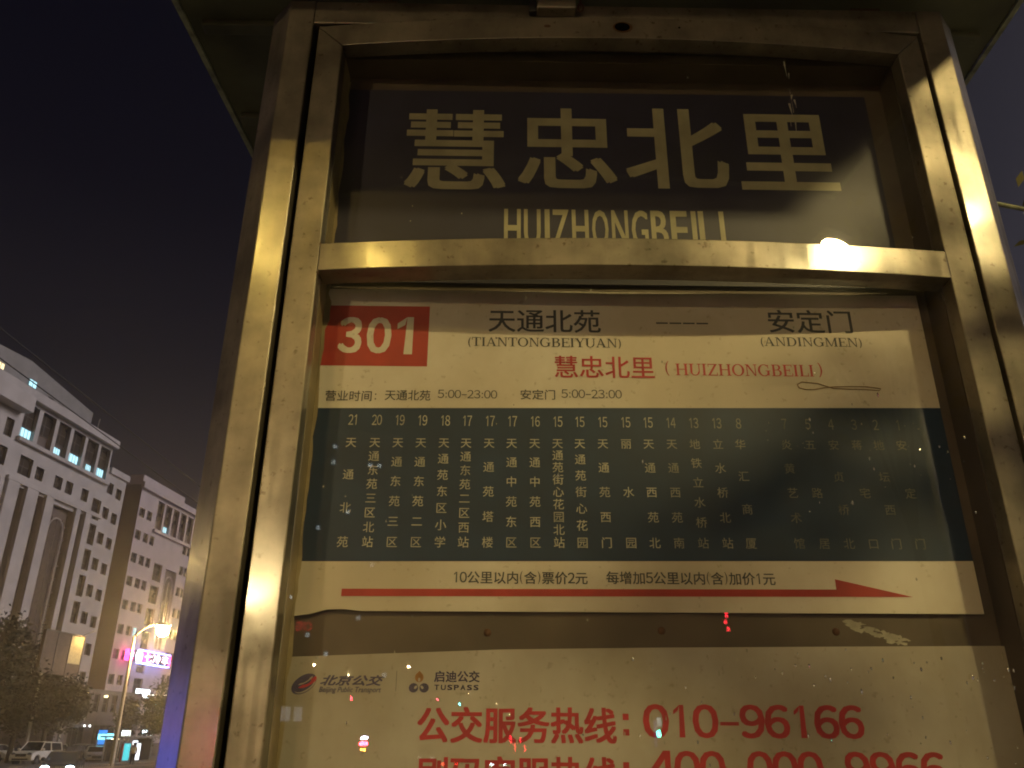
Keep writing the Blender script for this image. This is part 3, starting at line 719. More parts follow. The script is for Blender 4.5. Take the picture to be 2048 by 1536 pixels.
# tower behind with red letters and a few lit windows
p = pos(-21, 150, GZ)
TW = thing('office_tower', 'dark office tower behind the photographer with red roof letters, mirrored in the glass', 'building', p)
face_stop(TW)
MB().mat('facade_side').box(-16, 16, 0, 18, 0, 56).build('wall', TW)
rd = MB().mat('sign_red_letters'); put_text(rd, 'CMS', 4.2, 8.0, 18.6 - GZ, 20.1 - GZ, -.25, .01); rd.build('roof_letters', TW, fix=False)
random.seed(21)
wm = MB().mat('led_white').box(-.5, .5, -.05, -.004, 0, .7).data('window')
for k in range(15):
    inst('window', wm, TW, (random.randrange(-6, 6) * 2.5, 0, 12 + random.randrange(0, 14) * 3.1))

# ------------------------------------------------------------------ cars
def car(kind, paint, label, loc, heading, lights=None, rear=None, group='cars on the far side of the road'):
    t = thing('parked_car' if 'parked' in label else 'car', label, 'car', loc, heading, group)
    suv = kind == 'suv'
    Lc, Wc = (4.9, 1.92) if suv else (4.65, 1.80)
    hw = Wc / 2
    if suv:
        low = [(-2.42, .42), (-2.45, 1.05), (-2.38, 1.15), (1.05, 1.17), (2.05, 1.08), (2.36, .95), (2.45, .62), (2.38, .40)]
        top = [(-2.36, 1.15), (-2.25, 1.78), (-2.0, 1.86), (.15, 1.88), (.42, 1.82), (1.10, 1.17)]; wr = .39; ax = (-1.42, 1.48); rt_ = .62
    else:
        low = [(-2.28, .32), (-2.32, .85), (-2.2, .98), (-1.3, 1.0), (1.0, .98), (2.0, .80), (2.28, .66), (2.32, .42), (2.2, .28)]
        top = [(-1.75, .99), (-1.05, 1.42), (-.2, 1.47), (.35, 1.40), (1.15, .97)]; wr = .33; ax = (-1.36, 1.40); rt_ = .55
    def wheelwell(pts):   # lower edge with arches
        out = list(pts); z0 = pts[0][1]
        for a in ax[::-1]:
            out += [(a + (wr + .07) * math.cos(q), max(z0 - .02, wr + (wr + .07) * math.sin(q)) if True else 0) for q in lin(R(8), R(172), 8)]
        return out
    b_ = MB().mat(paint); b_.prism(wheelwell(low), -hw, hw); b_.build('body', t, bevel=.07)
    # tapered cabin: glass below, roof panel and pillars in paint
    def ring(pts, w0, w1):
        zlo = min(p[1] for p in pts); zhi = max(p[1] for p in pts)
        return [(p, w0 + (w1 - w0) * (p[1] - zlo) / (zhi - zlo)) for p in pts]
    rg = ring(top, hw * .94, hw * .76); k = len(rg)
    v = [(p[0], -w, p[1]) for p, w in rg] + [(p[0], w, p[1]) for p, w in rg]
    g = MB().mat('car_glass'); g.poly(v, [tuple(range(k)), tuple(range(2 * k - 1, k - 1, -1))] + [(i, i + k, (i + 1) % k + k, (i + 1) % k) for i in range(k)]); g.build('cabin_glass', t)
    rf = MB().mat(paint)
    hi = [(p, w) for p, w in rg if p[1] > (1.7 if suv else 1.36)]
    hv = [(p[0], -w - .01, p[1] + .012) for p, w in hi] + [(p[0], w + .01, p[1] + .012) for p, w in hi]; kk = len(hi)
    rf.poly(hv, [(i, i + kk, i + kk + 1, i + 1) for i in range(kk - 1)])
    for s in (-1, 1):
        for (p, w), (q, w2) in ((rg[0], rg[1]), (rg[-1], rg[-2])):
            rf.tube([(p[0], s * (w + .005), p[1]), (q[0], s * (w2 + .01), q[1] + .01)], .05, 6)
        rf.tube([(-.55, s * hw * .945, rg[0][0][1]), (-.55, s * hw * .78, rg[2][0][1])], .05, 6)
        rf.tube([(hi[0][0][0], s * (hi[0][1] + .005), hi[0][0][1]), (hi[-1][0][0], s * (hi[-1][1] + .005), hi[-1][0][1])], .045, 6)
    rf.build('roof', t)
    for s in (-1, 1):
        for a in ax:
            wh = MB().mat('tyre').tube([(a, s * (hw - .24), wr), (a, s * (hw - .02), wr)], wr, 18)
            wo_ = wh.build('wheel', t)
            MB().mat('chrome').tube([(a, s * (hw - .10), wr), (a, s * (hw - .005), wr)], wr * .62, 10).build('rim', wo_)
        MB().mat(paint).ball((1.0 if suv else .95, s * (hw + .10), 1.26 if suv else 1.05), .12, 8, 6, .7, 1.1, .9).build('wing_mirror', t, smooth=True)
        hz = .93 if suv else .64
        hl = MB().mat(lights or 'chrome'); fx = 2.36 if suv else 2.24
        hl.ball((fx + .02, s * hw * .72, hz), .17 if lights else .16, 10, 6, .45, 1.3, .6 if suv else .5); hl.build('headlight', t, smooth=True)
        tl = MB().mat(rear or 'sign_red'); bx_ = -2.46 if suv else -2.33
        tl.box(bx_ - .01, bx_ + .08, s * hw * .70 - .16, s * hw * .70 + .16, hz + .02, hz + .2); tl.build('tail_light', t, bevel=.02)
    fx = 2.46 if suv else 2.33
    gr = MB().mat('black_plastic'); gz = .80 if suv else .50
    gr.box(fx - .08, fx + .012, -hw * .46, hw * .46, gz - .08, gz + .14); gr.box(fx - .1, fx + .014, -hw * .7, hw * .7, gz - .34, gz - .22); gr.build('grille', t, bevel=.02)
    MB().mat('chrome').box(fx - .02, fx + .022, -.03, .03, gz - .08, gz + .14).build('grille_bar', t)
    return t
def polar(a, r_, z=GZ): return (r_ * math.sin(R(a)), r_ * math.cos(R(a)), z)
car('suv', 'white_paint', 'white off-road car facing the camera behind the railing, lit yellow', polar(-27.55, 88), math.atan2(-.97, -.02))
car('sedan', 'white_paint', 'white saloon parked side-on at the left edge of the view', polar(-29.6, 96, GZ + .13), R(-18))
car('sedan', 'silver_paint', 'silver saloon parked beside the lamp post foot', polar(-24.55, 96), R(-62))
car('sedan', 'dark_paint', 'dark saloon parked in the shade left of the lamp post', polar(-25.6, 100), R(-75))
car('sedan', 'dark_paint', 'dark saloon driving towards the camera with blazing blue-white headlights', polar(-26.1, 60), math.atan2(-.985, .34), 'headlight')
car('sedan', 'white_paint', 'small white saloon half hidden behind the white off-road car', polar(-26.55, 103, GZ + .13), R(-60))
car('sedan', 'silver_paint', 'silver saloon parked in front of the shop annex', polar(-25.3, 104, GZ + .13), R(-100))
car('sedan', 'dark_paint', 'dark saloon parked with small red tail lights left of the shelter', polar(-24.1, 106, GZ + .13), R(60), None, 'tail_red')
car('suv', 'dark_paint', 'dark off-road car parked behind the white saloon at the left edge', polar(-28.35, 104, GZ + .13), R(-30))
# cars behind the photographer
car('sedan', 'silver_paint', 'silver saloon behind the photographer with red tail lights, mirrored in the lower board', (-9.2, -58, GZ), R(-100), None, 'tail_red', 'cars behind the photographer')
car('sedan', 'dark_paint', 'dark saloon behind the photographer with white headlights, mirrored under the hotline number', (-4.6, -62, GZ), R(88), 'headlight', None, 'cars behind the photographer')
car('suv', 'silver_paint', 'silver off-road car behind the photographer with white headlights, mirrored on the left of the hotline', (-13.5, -68, GZ), R(78), 'park_light', None, 'cars behind the photographer')

# ------------------------------------------------------------------ buildings
def facade(mb, s0, s1, z0, z1, holes, dep, D=0.):
    """front skin in local x-z at y = D with recessed holes (x0,x1,z0,z1)"""
    xs = sorted({s0, s1, *[h for H in holes for h in H[:2] if s0 < h < s1]}); zs = sorted({z0, z1, *[h for H in holes for h in H[2:4] if z0 < h < z1]})
    for i in range(len(xs) - 1):
        for j in range(len(zs) - 1):
            cx, cz = (xs[i] + xs[i + 1]) / 2, (zs[j] + zs[j + 1]) / 2
            if any(h[0] < cx < h[1] and h[2] < cz < h[3] for h in holes): continue
            mb.poly([(xs[i], D, zs[j]), (xs[i + 1], D, zs[j]), (xs[i + 1], D, zs[j + 1]), (xs[i], D, zs[j + 1])], [(0, 1, 2, 3)])
    for a, b_, c, d in [h[:4] for h in holes]:
        e = D + dep
        mb.poly([(a, D, c), (b_, D, c), (b_, D, d), (a, D, d), (a, e, c), (b_, e, c), (b_, e, d), (a, e, d)], [(0, 1, 5, 4), (1, 2, 6, 5), (2, 3, 7, 6), (3, 0, 4, 7)])
WIN = {}
def window(parent, x0, x1, z0, z1, y, pane='window_dark', bars=(1, 1)):
    """one glazed window: frame, bars and pane in one mesh; equal sizes share their mesh"""
    w, h = round(x1 - x0, 2), round(z1 - z0, 2); key = (w, h, pane, bars)
    if key not in WIN:
        mb = MB().mat(pane).box(0.03, w - .03, .03, .05, .03, h - .03).mat('window_frame')
        fr_ = .06
        mb.box(0, w, 0, .06, 0, fr_).box(0, w, 0, .06, h - fr_, h).box(0, fr_, 0, .06, fr_, h - fr_).box(w - fr_, w, 0, .06, fr_, h - fr_)
        for i in range(1, bars[0] + 1): q = w * i / (bars[0] + 1); mb.box(q - .03, q + .03, .004, .028, fr_, h - fr_)
        for i in range(1, bars[1] + 1): q = h * i / (bars[1] + 1); mb.box(fr_, w - fr_, .006, .026, q - .03, q + .03)
        WIN[key] = mb.data('window')
    return inst('window', WIN[key], parent, (x0, y, z0))

DA = 60.0
A = thing('office_building', 'pale stone office block with tall dark top-floor bays, several lit blue-white', 'building', st(0, DA, GZ), STREET_RZ)
gz = lambda z: z - GZ
aw = MB().mat('facade_a'); holes = []; wins = []
def hole(x0, x1, z0, z1, pane='window_dark', bars=(1, 1), win=True):
    h = (x0, x1, gz(z0), gz(z1)); holes.append(h)
    if win: wins.append((h, pane, bars))
TB6 = ((75.9, 78.1), (78.8, 81.1), (81.7, 83.9), (84.5, 86.8), (87.3, 89.6), (90.1, 92.2))
for x0, x1 in TB6: holes.append((x0, x1, gz(30.55), gz(34.4)))
for x0, x1 in ((79.7, 81.0), (83.0, 84.4), (85.1, 86.4), (88.2, 89.5)): hole(x0, x1, 27.1, 28.5)
for k in range(5): hole(90.6, 92.35, 25.55 - 3.0 * k + .05, 28.0 - 3.0 * k, bars=(1, 2))
hole(90.7, 92.2, 9.2, 11.0); hole(90.7, 92.2, 6.3, 8.1)
for k in range(9):
    zt = 30.65 - 3.06 * k - (.05 * k)
    if zt > 5: hole(92.95, 94.2, zt - 1.35, zt); hole(94.95, 96.15, zt - .25 - 1.3, zt - .25)
# vertical bays below the ledge
STR = ((77.4, 78.6), (80.5, 81.9), (88.3, 89.3))
for x0, x1 in STR: holes.append((x0, x1, gz(6.5), gz(25.6)))
holes.append((83.3, 87.4, gz(6.5), gz(25.4)))
for k in range(3): hole(73.6, 74.8, 30.0 - 3.0 * k, 31.9 - 3.0 * k)
hole(76.9, 79.0, 26.9, 28.9, bars=(1, 1))
for k in range(6): hole(70.9, 72.1, 30.2 - 3.4 * k, 32.0 - 3.4 * k)
facade(aw, 52, 92.5, gz(4), gz(35.7), holes, .55)
facade(aw, 92.5, 96.8, gz(4), gz(32.4), holes, .40)
aw.poly([(92.5, 0, gz(32.4)), (92.5, 18, gz(32.4)), (92.5, 18, gz(35.7)), (92.5, 0, gz(35.7))], [(0, 1, 2, 3)])
aw.poly([(92.5, 0, gz(32.4)), (96.8, 0, gz(32.4)), (96.8, 18, gz(32.4)), (92.5, 18, gz(32.4))], [(0, 1, 2, 3)])
aw.poly([(96.8, 0, gz(4)), (96.8, 18, gz(4)), (96.8, 18, gz(32.4)), (96.8, 0, gz(32.4))], [(0, 1, 2, 3)])
aw.poly([(52, 0, gz(35.7)), (92.5, 0, gz(35.7)), (92.5, 18, gz(35.7)), (52, 18, gz(35.7))], [(0, 1, 2, 3)])
aw.poly([(52, 0, gz(4)), (52, 18, gz(4)), (52, 18, gz(35.7)), (52, 0, gz(35.7))], [(0, 1, 2, 3)])
aw.build('wall', A, fix=False)
MB().mat('lattice_brown').box(52.1, 92.4, .56, 1.2, 0, gz(35.4)).box(92.4, 96.7, .41, 1.2, 0, gz(32.2)).build('inner_wall', A)
MB().mat('podium_stone').box(52, 96.8, .02, 18, 0, gz(3.99)).build('ground_floor', A)
for (x0, x1, z0, z1), pane, bars in wins: window(A, x0 + .01, x1 - .01, z0 + .01, z1 - .01, .30, pane, bars)
lit = {0: (.0, 1.0), 2: (.0, .75), 3: (.05, 1.0), 4: (.45, .95), 5: (.1, .95)}
for i, (x0, x1) in enumerate(TB6):
    window(A, x0 + .01, x1 - .01, gz(32.0), gz(34.38), .42, 'window_dark', (1, 1))
    if i in lit:
        a, b_ = lit[i]; w = x1 - x0
        window(A, x0 + w * a + .02, x0 + w * b_ - .02, gz(30.60), gz(31.85) if i in (0, 3, 5) else gz(31.6), .36, 'lit_room', (3, 0))
# ledges, cornice, piers, arch
for q in ((75.5, 92.6, -.45, -.002, gz(30.05), gz(30.5)), (75.5, 92.6, -.35, -.002, gz(25.85), gz(26.3)), (52, 92.7, -.7, -.003, gz(34.75), gz(35.75)), (92.71, 97, -.3, -.002, gz(31.7), gz(32.5))): MB().mat('facade_a').box(*q).build('cornice', A, bevel=.05)
for x0, x1 in ((78.62, 80.48), (81.92, 83.28), (87.42, 88.28), (89.32, 90.5), (75.6, 77.38)): MB().mat('facade_a').box(x0, x1, -.38, -.004, gz(6.5), gz(25.84)).build('pier', A, bevel=.04)
lt = MB().mat('facade_a')
ax_, az_, ar = 85.35, gz(22.6), 1.35
lt.tube([(ax_ - ar, .25, gz(7))] + [(ax_ + ar * math.cos(q), .25, az_ + ar * 1.15 * math.sin(q)) for q in lin(math.pi, 0, 12)] + [(ax_ + ar, .25, gz(7))], .09, 6)
lt.build('arch_moulding', A)
lt = MB().mat('lattice_brown')
for q in (84.4, 85.35, 86.3): lt.box(q - .06, q + .06, .2, .3, gz(7), gz(24.2))
for k in range(12): lt.box(83.35, 87.35, .22, .28, gz(7.5 + k * 1.45), gz(7.62 + k * 1.45))
lt.build('lattice', A)
# roof storey, set back
ph = MB().mat('roof_metal'); ph.prism([(60, gz(35.71)), (92.2, gz(35.71)), (92.2, gz(39.6)), (79.4, gz(41.0)), (60, gz(39.4))], 3.5, 14); ph.build('roof_storey', A)
for k in range(4): MB().mat('window_dark').box(83.4 + 2 * k, 84.4 + 2 * k, 3.44, 3.49, gz(37.9 - .1 * k), gz(38.3 - .1 * k)).build('vent_slot', A)
o = window(A, 79.6, 81.0, gz(38.1), gz(39.0), 3.38, 'lit_room', (1, 0)); window(A, 74.3, 75.5, gz(38.0), gz(38.8), 3.38, 'lit_room_warm', (1, 0))
MB().mat('roof_metal').tube([(91.6, 2.2, gz(35.7)), (91.9, 2.2, gz(38.6))], .07, 6).tube([(90.6, 2.2, gz(35.7)), (91.4, 2.2, gz(37.0)), (92.8, 2.2, gz(37.1))], .05, 6).build('roof_mast', A)
pb = MB().mat('facade_a'); pb.box(52, 75.4, -1.4, -.004, gz(32.9), gz(34.6)); pb.build('projecting_band', A, bevel=.06)

B = thing('apartment_building', 'pinkish tall block farther down the street with a lit neon sign on its front', 'building', st(0, DA, GZ), STREET_RZ)
bw = MB().mat('facade_b'); holes = []; wins = []
for k in range(8):
    zt = 29.6 - 2.97 * k
    for x0, x1 in ((100.95, 102.25), (102.95, 104.15), (104.65, 105.75)):
        if x0 < 103 or 1 <= k: hole(x0, x1, zt - 1.2, zt, 'lit_room' if (k, x0) in ((5, 104.65),) else 'window_dark')
for k in range(6): hole(106.9, 109.1, 23.45 - 2.95 * k - 2.3, 23.45 - 2.95 * k, bars=(1, 2))
for k in range(5): x0 = 105.3 + 2.2 * k; holes.append((x0, x0 + 1.7, gz(27.8), gz(31.6)))
for x0 in (113.9, 115.3, 118.0, 120.4):
    for k in range(8): hole(x0, x0 + 1.1, 27.3 - 2.95 * k - 1.25, 27.3 - 2.95 * k)
holes.append((110.2, 113.3, gz(12.6), gz(23.2)))
facade(bw, 100.6, 130, gz(1), gz(32.6), holes, .45)
bw.poly([(100.6, 0, gz(32.6)), (130, 0, gz(32.6)), (130, 20, gz(32.6)), (100.6, 20, gz(32.6))], [(0, 1, 2, 3)])
bw.build('wall', B, fix=False)
MB().mat('facade_side').poly([(100.6, 0, 0), (100.6, 22, 0), (100.6, 22, gz(32.6)), (100.6, 0, gz(32.6))], [(0, 1, 2, 3)]).build('end_wall', B, fix=False)
MB().mat('lattice_brown').box(100.7, 129.9, .46, 1.2, 0, gz(32.4)).build('inner_wall', B)
for (x0, x1, z0, z1), pane, bars in wins: window(B, x0 + .01, x1 - .01, z0 + .01, z1 - .01, .22, pane, bars)
for k in range(5): window(B, 105.31 + 2.2 * k, 106.99 + 2.2 * k, gz(29.0), gz(31.58), .3, 'window_dark', (1, 1))
window(B, 107.55, 109.1, gz(27.85), gz(28.7), .28, 'lit_room', (2, 0))
for q, nq in (((100.2, 130, -.5, -.003, gz(32.05), gz(32.9)), 'cornice'), ((104.9, 117, -.35, -.003, gz(27.2), gz(27.6)), 'cornice'), ((103.9, 116, 2, 12, gz(32.62), gz(35.0)), 'roof_storey')): MB().mat('facade_b').box(*q).build(nq, B, bevel=.05)
lt = MB().mat('facade_b'); ax_, az_, ar = 111.75, gz(21.0), 1.1
lt.tube([(ax_ - ar, .2, gz(12.7))] + [(ax_ + ar * math.cos(q), .2, az_ + ar * 1.2 * math.sin(q)) for q in lin(math.pi, 0, 12)] + [(ax_ + ar, .2, gz(12.7))], .12, 6)
lt.tube([(ax_, .2, gz(12.7)), (ax_, .2, gz(21.6))], .08, 6); lt.build('arch_moulding', B)

# neon sign on the second block
N = thing('neon_sign', 'bright pink and blue neon sign with white characters on the far block', 'sign', st(0, DA - 1.0, GZ), STREET_RZ)
MB().mat('black_plastic').box(104.0, 113.2, .05, .25, gz(10.55), gz(11.9)).build('sign_case', N)
MB().mat('neon_magenta').box(105.0, 108.0, .02, .048, gz(10.5), gz(11.95)).build('lit_panel', N)
for q in (11.88, 10.36): MB().mat('neon_blue').box(105.6, 113.5, -.04, .5, gz(q), gz(q + .17)).build('neon_border', N)
for q, q2 in ((113.3, 113.6), (103.0, 103.9)): MB().mat('neon_pink').box(q, q2, -.02, .6, gz(10.56), gz(11.86)).build('neon_panel', N)
em = MB().mat('neon_white'); em.ball((105.3, -.04, gz(11.2)), .82, 16, 10, 1, .2, 1); em.build('round_emblem', N, smooth=True)
nx = MB().mat('neon_white')
for chx, x0, x1 in (('七', 106.7, 108.5), ('冷', 108.8, 110.8), ('丰', 111.2, 112.9)): put_text(nx, chx, x0, x1, gz(10.62), gz(11.80), -.06, .012)
put_text(nx, '中', 102.95, 103.85, gz(10.75), gz(11.75), -.06, .02)
nx.build('neon_characters', N, fix=False)

# low annex in front of the gap
P = thing('shop_annex', 'low dark annex with tall narrow windows between the two blocks, globe lamps on its front', 'building', st(0, 55, GZ), STREET_RZ)
pw = MB().mat('podium_stone'); holes = []; wins = []
for x0 in (85.5, 87.15, 88.9, 90.6, 92.4, 94.1, 96.0, 97.8): hole(x0, x0 + 1.05, 4.15, 6.0, bars=(0, 1))
hole(87.0, 90.0, .1, 2.9, bars=(2, 0)); hole(91.5, 95.5, .1, 2.9, bars=(2, 0))
facade(pw, 84.7, 100.5, 0, gz(6.45), holes, .3)
pw.poly([(84.7, 0, 0), (84.7, 4, 0), (84.7, 4, gz(6.45)), (84.7, 0, gz(6.45))], [(0, 1, 2, 3)]); pw.poly([(84.7, 0, gz(6.45)), (100.5, 0, gz(6.45)), (100.5, 4, gz(6.45)), (84.7, 4, gz(6.45))], [(0, 1, 2, 3)])
pw.build('wall', P, fix=False)
MB().mat('black_plastic').box(84.8, 100.4, .32, .6, 0, gz(6.3)).build('inner_wall', P)
for (x0, x1, z0, z1), pane, bars in wins: window(P, x0 + .01, x1 - .01, z0 + .01, z1 - .01, .16, pane, bars)
sg = MB().mat('pale_sign').box(85.0, 89.3, -.2, -.005, gz(3.2), gz(4.05)).build('shop_fascia', P)
fl = MB().mat('ink'); put_text(fl, '旺顺阁鱼', 86.0, 88.7, gz(3.36), gz(3.86), -.21, .01); fl.build('fascia_lettering', sg, fix=False)
for x, z, mt, r_ in ((88.7, 5.95, 'globe', .13), (92.2, 5.78, 'globe', .12), (92.55, 5.80, 'globe', .12), (89.3, 2.75, 'globe_white', .10), (90.3, 2.75, 'globe_white', .10)):
    MB().mat(mt).ball((x, -.25, gz(z)), r_, 10, 6).build('globe_lamp', P, smooth=True)

# billboard with a lamp on it
BB = thing('billboard', 'brown framed billboard half hidden by trees, its right corner lit warm', 'billboard', st(0, 50, GZ), STREET_RZ)
MB().mat('lattice_brown').box(72.7, 78.85, 0, .25, gz(6.9), gz(10.6)).build('board', BB)
for x in (72.7, 74.6, 76.6, 78.75): MB().mat('window_frame').box(x, x + .09, -.06, -.003, gz(6.9), gz(10.6)).build('frame_bar', BB)
MB().mat('window_frame').box(72.7, 78.84, -.065, -.0035, gz(10.52), gz(10.66)).build('frame_bar', BB)
for q in (73.4, 77.9): MB().mat('lamp_metal').box(q, q + .3, .05, .2, 0, gz(6.898)).build('post', BB)
MB().mat('vest').box(76.72, 78.7, -.03, -.006, gz(8.0), gz(10.5)).build('lit_poster', BB)
ar_ = MB().mat('lamp_metal').tube([(78.3, -.05, gz(10.66)), (78.3, -1.2, gz(11.1))], .03, 6).build('lamp_bracket', BB)
lamp = bpy.data.lights.new('billboard_lamp', 'SPOT'); lamp.energy = 420; lamp.color = (1, .62, .22); lamp.spot_size = R(95); lamp.spot_blend = .6; lamp.shadow_soft_size = .06
lo_ = bpy.data.objects.new('billboard_lamp', lamp); COL.objects.link(lo_); lo_.parent = BB; lo_.location = (78.3, -1.25, gz(11.05))
lo_.rotation_euler = Vector((-.15, 1.0, -1.1)).to_track_quat('-Z', 'Y').to_euler()

# shop signs, LED panel and shelter at street level
def panel(name, label, cat, d, x0, x1, z0, z1, mt, extra=None, post=True):
    t = thing(name, label, cat, st(0, d, GZ), STREET_RZ)
    MB().mat('black_plastic').box(x0 - .04, x1 + .04, .0, .25, gz(z0) - .04, gz(z1) + .04).build('case', t)
    MB().mat(mt).box(x0, x1, -.03, -.003, gz(z0), gz(z1)).build('lit_face', t)
    if extra:
        for q in extra: MB().mat(q[0]).box(q[1], q[2], -.045, -.031, gz(q[3]), gz(q[4])).build('lit_lettering', t)
    for q in (x0 + .1, x1 - .22): MB().mat('lamp_metal').box(q, q + .12, .06, .2, 0, gz(z0) - .042).build('leg', t)
    return t
panel('shop_sign', 'light blue lit shop sign left of the lamp post', 'sign', 50, 84.2, 87.0, 1.42, 1.98, 'shop_blue', [('shop_deep_blue', 84.2, 85.7, 1.93, 2.3), ('shop_deep_blue', 84.3, 85.8, 1.0, 1.40), ('shop_blue', 85.8, 86.9, .8, 1.40)])
def charsign(label, d, x0, x1, z0, z1, txt, mt):
    t = thing('shop_sign', label, 'sign', st(0, d, GZ), STREET_RZ)
    MB().mat('black_plastic').box(x0 - .1, x1 + .1, .0, .2, gz(z0) - .1, gz(z1) + .1).build('case', t)
    k = MB().mat(mt)
    for i, c_ in enumerate(txt): w = (x1 - x0) / len(txt); put_text(k, c_, x0 + w * i, x0 + w * (i + .94), gz(z0), gz(z1), -.02, .03)
    k.build('lit_lettering', t, fix=False)
    for q in (x0, x1 - .12): MB().mat('lamp_metal').box(q, q + .12, .03, .15, 0, gz(z0) - .102).build('leg', t)
charsign('small white lit sign just above the shelter roof, nearer the lamp post', 50, 88.4, 90.2, 1.72, 2.32, '便利', 'shop_white')
charsign('small bluish-white lit sign above the shelter roof, nearer the bus stop sign', 50, 92.6, 94.8, 1.80, 2.42, '超市', 'led_white')
t = panel('lit_sign', 'dazzling white lit panel behind the crown of the small lit tree', 'sign', 57, 102.4, 105.7, 6.2, 7.15, 'led_white', None, True)
t = panel('lit_sign', 'small pale blue lit panel right of the dazzling white one', 'sign', 57, 107.6, 108.9, 5.5, 6.0, 'shop_blue', None, True)
tag(MB().mat('park_light').tube([st(100.1, 56.8, 6.25), st(109.9, 56.8, 6.75)], .05, 6).build('light_strip'), 'thin warm strip of light crossing behind the lamp post', 'light strip')
SH = thing('bus_shelter', 'glazed bus shelter with a cyan and a white lit panel across the road', 'bus shelter', st(0, 45, GZ), STREET_RZ)
MB().mat('roof_metal').box(78.5, 87.5, -.9, 1.4, gz(1.62), gz(1.76)).build('roof', SH, bevel=.03)
for x in (78.7, 80.0, 82.2, 84.2, 87.2): MB().mat('silver_paint').box(x, x + .1, .9, 1.0, 0, gz(1.62)).build('post', SH)
for x0, x1, mt in ((80.5, 81.55, 'lightbox_cyan'), (82.75, 83.45, 'lightbox_white')):
    f_ = MB().mat('silver_paint').box(x0 - .1, x1 + .1, .0, .3, gz(-.45), gz(1.2)).build('advert_box', SH, bevel=.02)
    MB().mat(mt).box(x0, x1, -.03, -.003, gz(-.33), gz(1.1)).build('lit_face', f_)
for q, q2 in ((78.85, 80.0), (84.35, 87.2)): MB().mat('car_glass').box(q, q2, .94, .97, gz(-.4), gz(1.5)).build('back_glass', SH)
for q in (83.5, 84.0): MB().mat('lightbox_white').box(q, q + .35, .8, .89, gz(1.0), gz(1.35)).build('timetable_light', SH)
MB().mat('sign_red').box(80.2, 80.32, -.02, .1, gz(-.5), gz(1.1)).build('red_post', SH)
MB().mat('globe').box(78.9, 79.9, .3, .5, gz(1.45), gz(1.53)).build('tube_light', SH)

# hoarding behind the cars
tag(MB().mat('hoarding_blue').box(-9.5, 9.5, 0, .12, 0, 2.4).build('hoarding'), 'dark blue site hoarding behind the white saloon', 'hoarding')
h_ = bpy.data.objects['hoarding']; h_.location = polar(-29.2, 124); h_.rotation_euler.z = R(24)

# railing along the middle of the road
F = thing('road_railing', 'low brownish picket railing along the middle of the road', 'railing', st(0, 22, GZ), STREET_RZ)
fr_ = MB().mat('fence_paint')
for zq in (.18, .98): MB().mat('fence_paint').box(22, 52, -.02, .02, zq, zq + .05).build('rail', F)
pk = MB().mat('fence_paint').box(-.02, .02, -.012, .012, 0, 1.08)
pk.poly([(-.02, -.012, 1.08), (.02, -.012, 1.08), (.02, .012, 1.08), (-.02, .012, 1.08), (0, 0, 1.14)], [(0, 1, 4), (1, 2, 4), (2, 3, 4), (3, 0, 4)])
pm = pk.data('picket')
k = 26.0
for i in range(100): inst('picket', pm, F, (k + i * .17, .03, .02))
pk2 = MB().mat('fence_paint')
for i in range(60):
    for x in ((22.0 + i * .15,) if i < 26 else (43.0 + (i - 26) * .17,)): pk2.box(x - .02, x + .02, .02, .044, .02, 1.1)
o = pk2.build('pickets', F); o['kind'] = 'stuff'

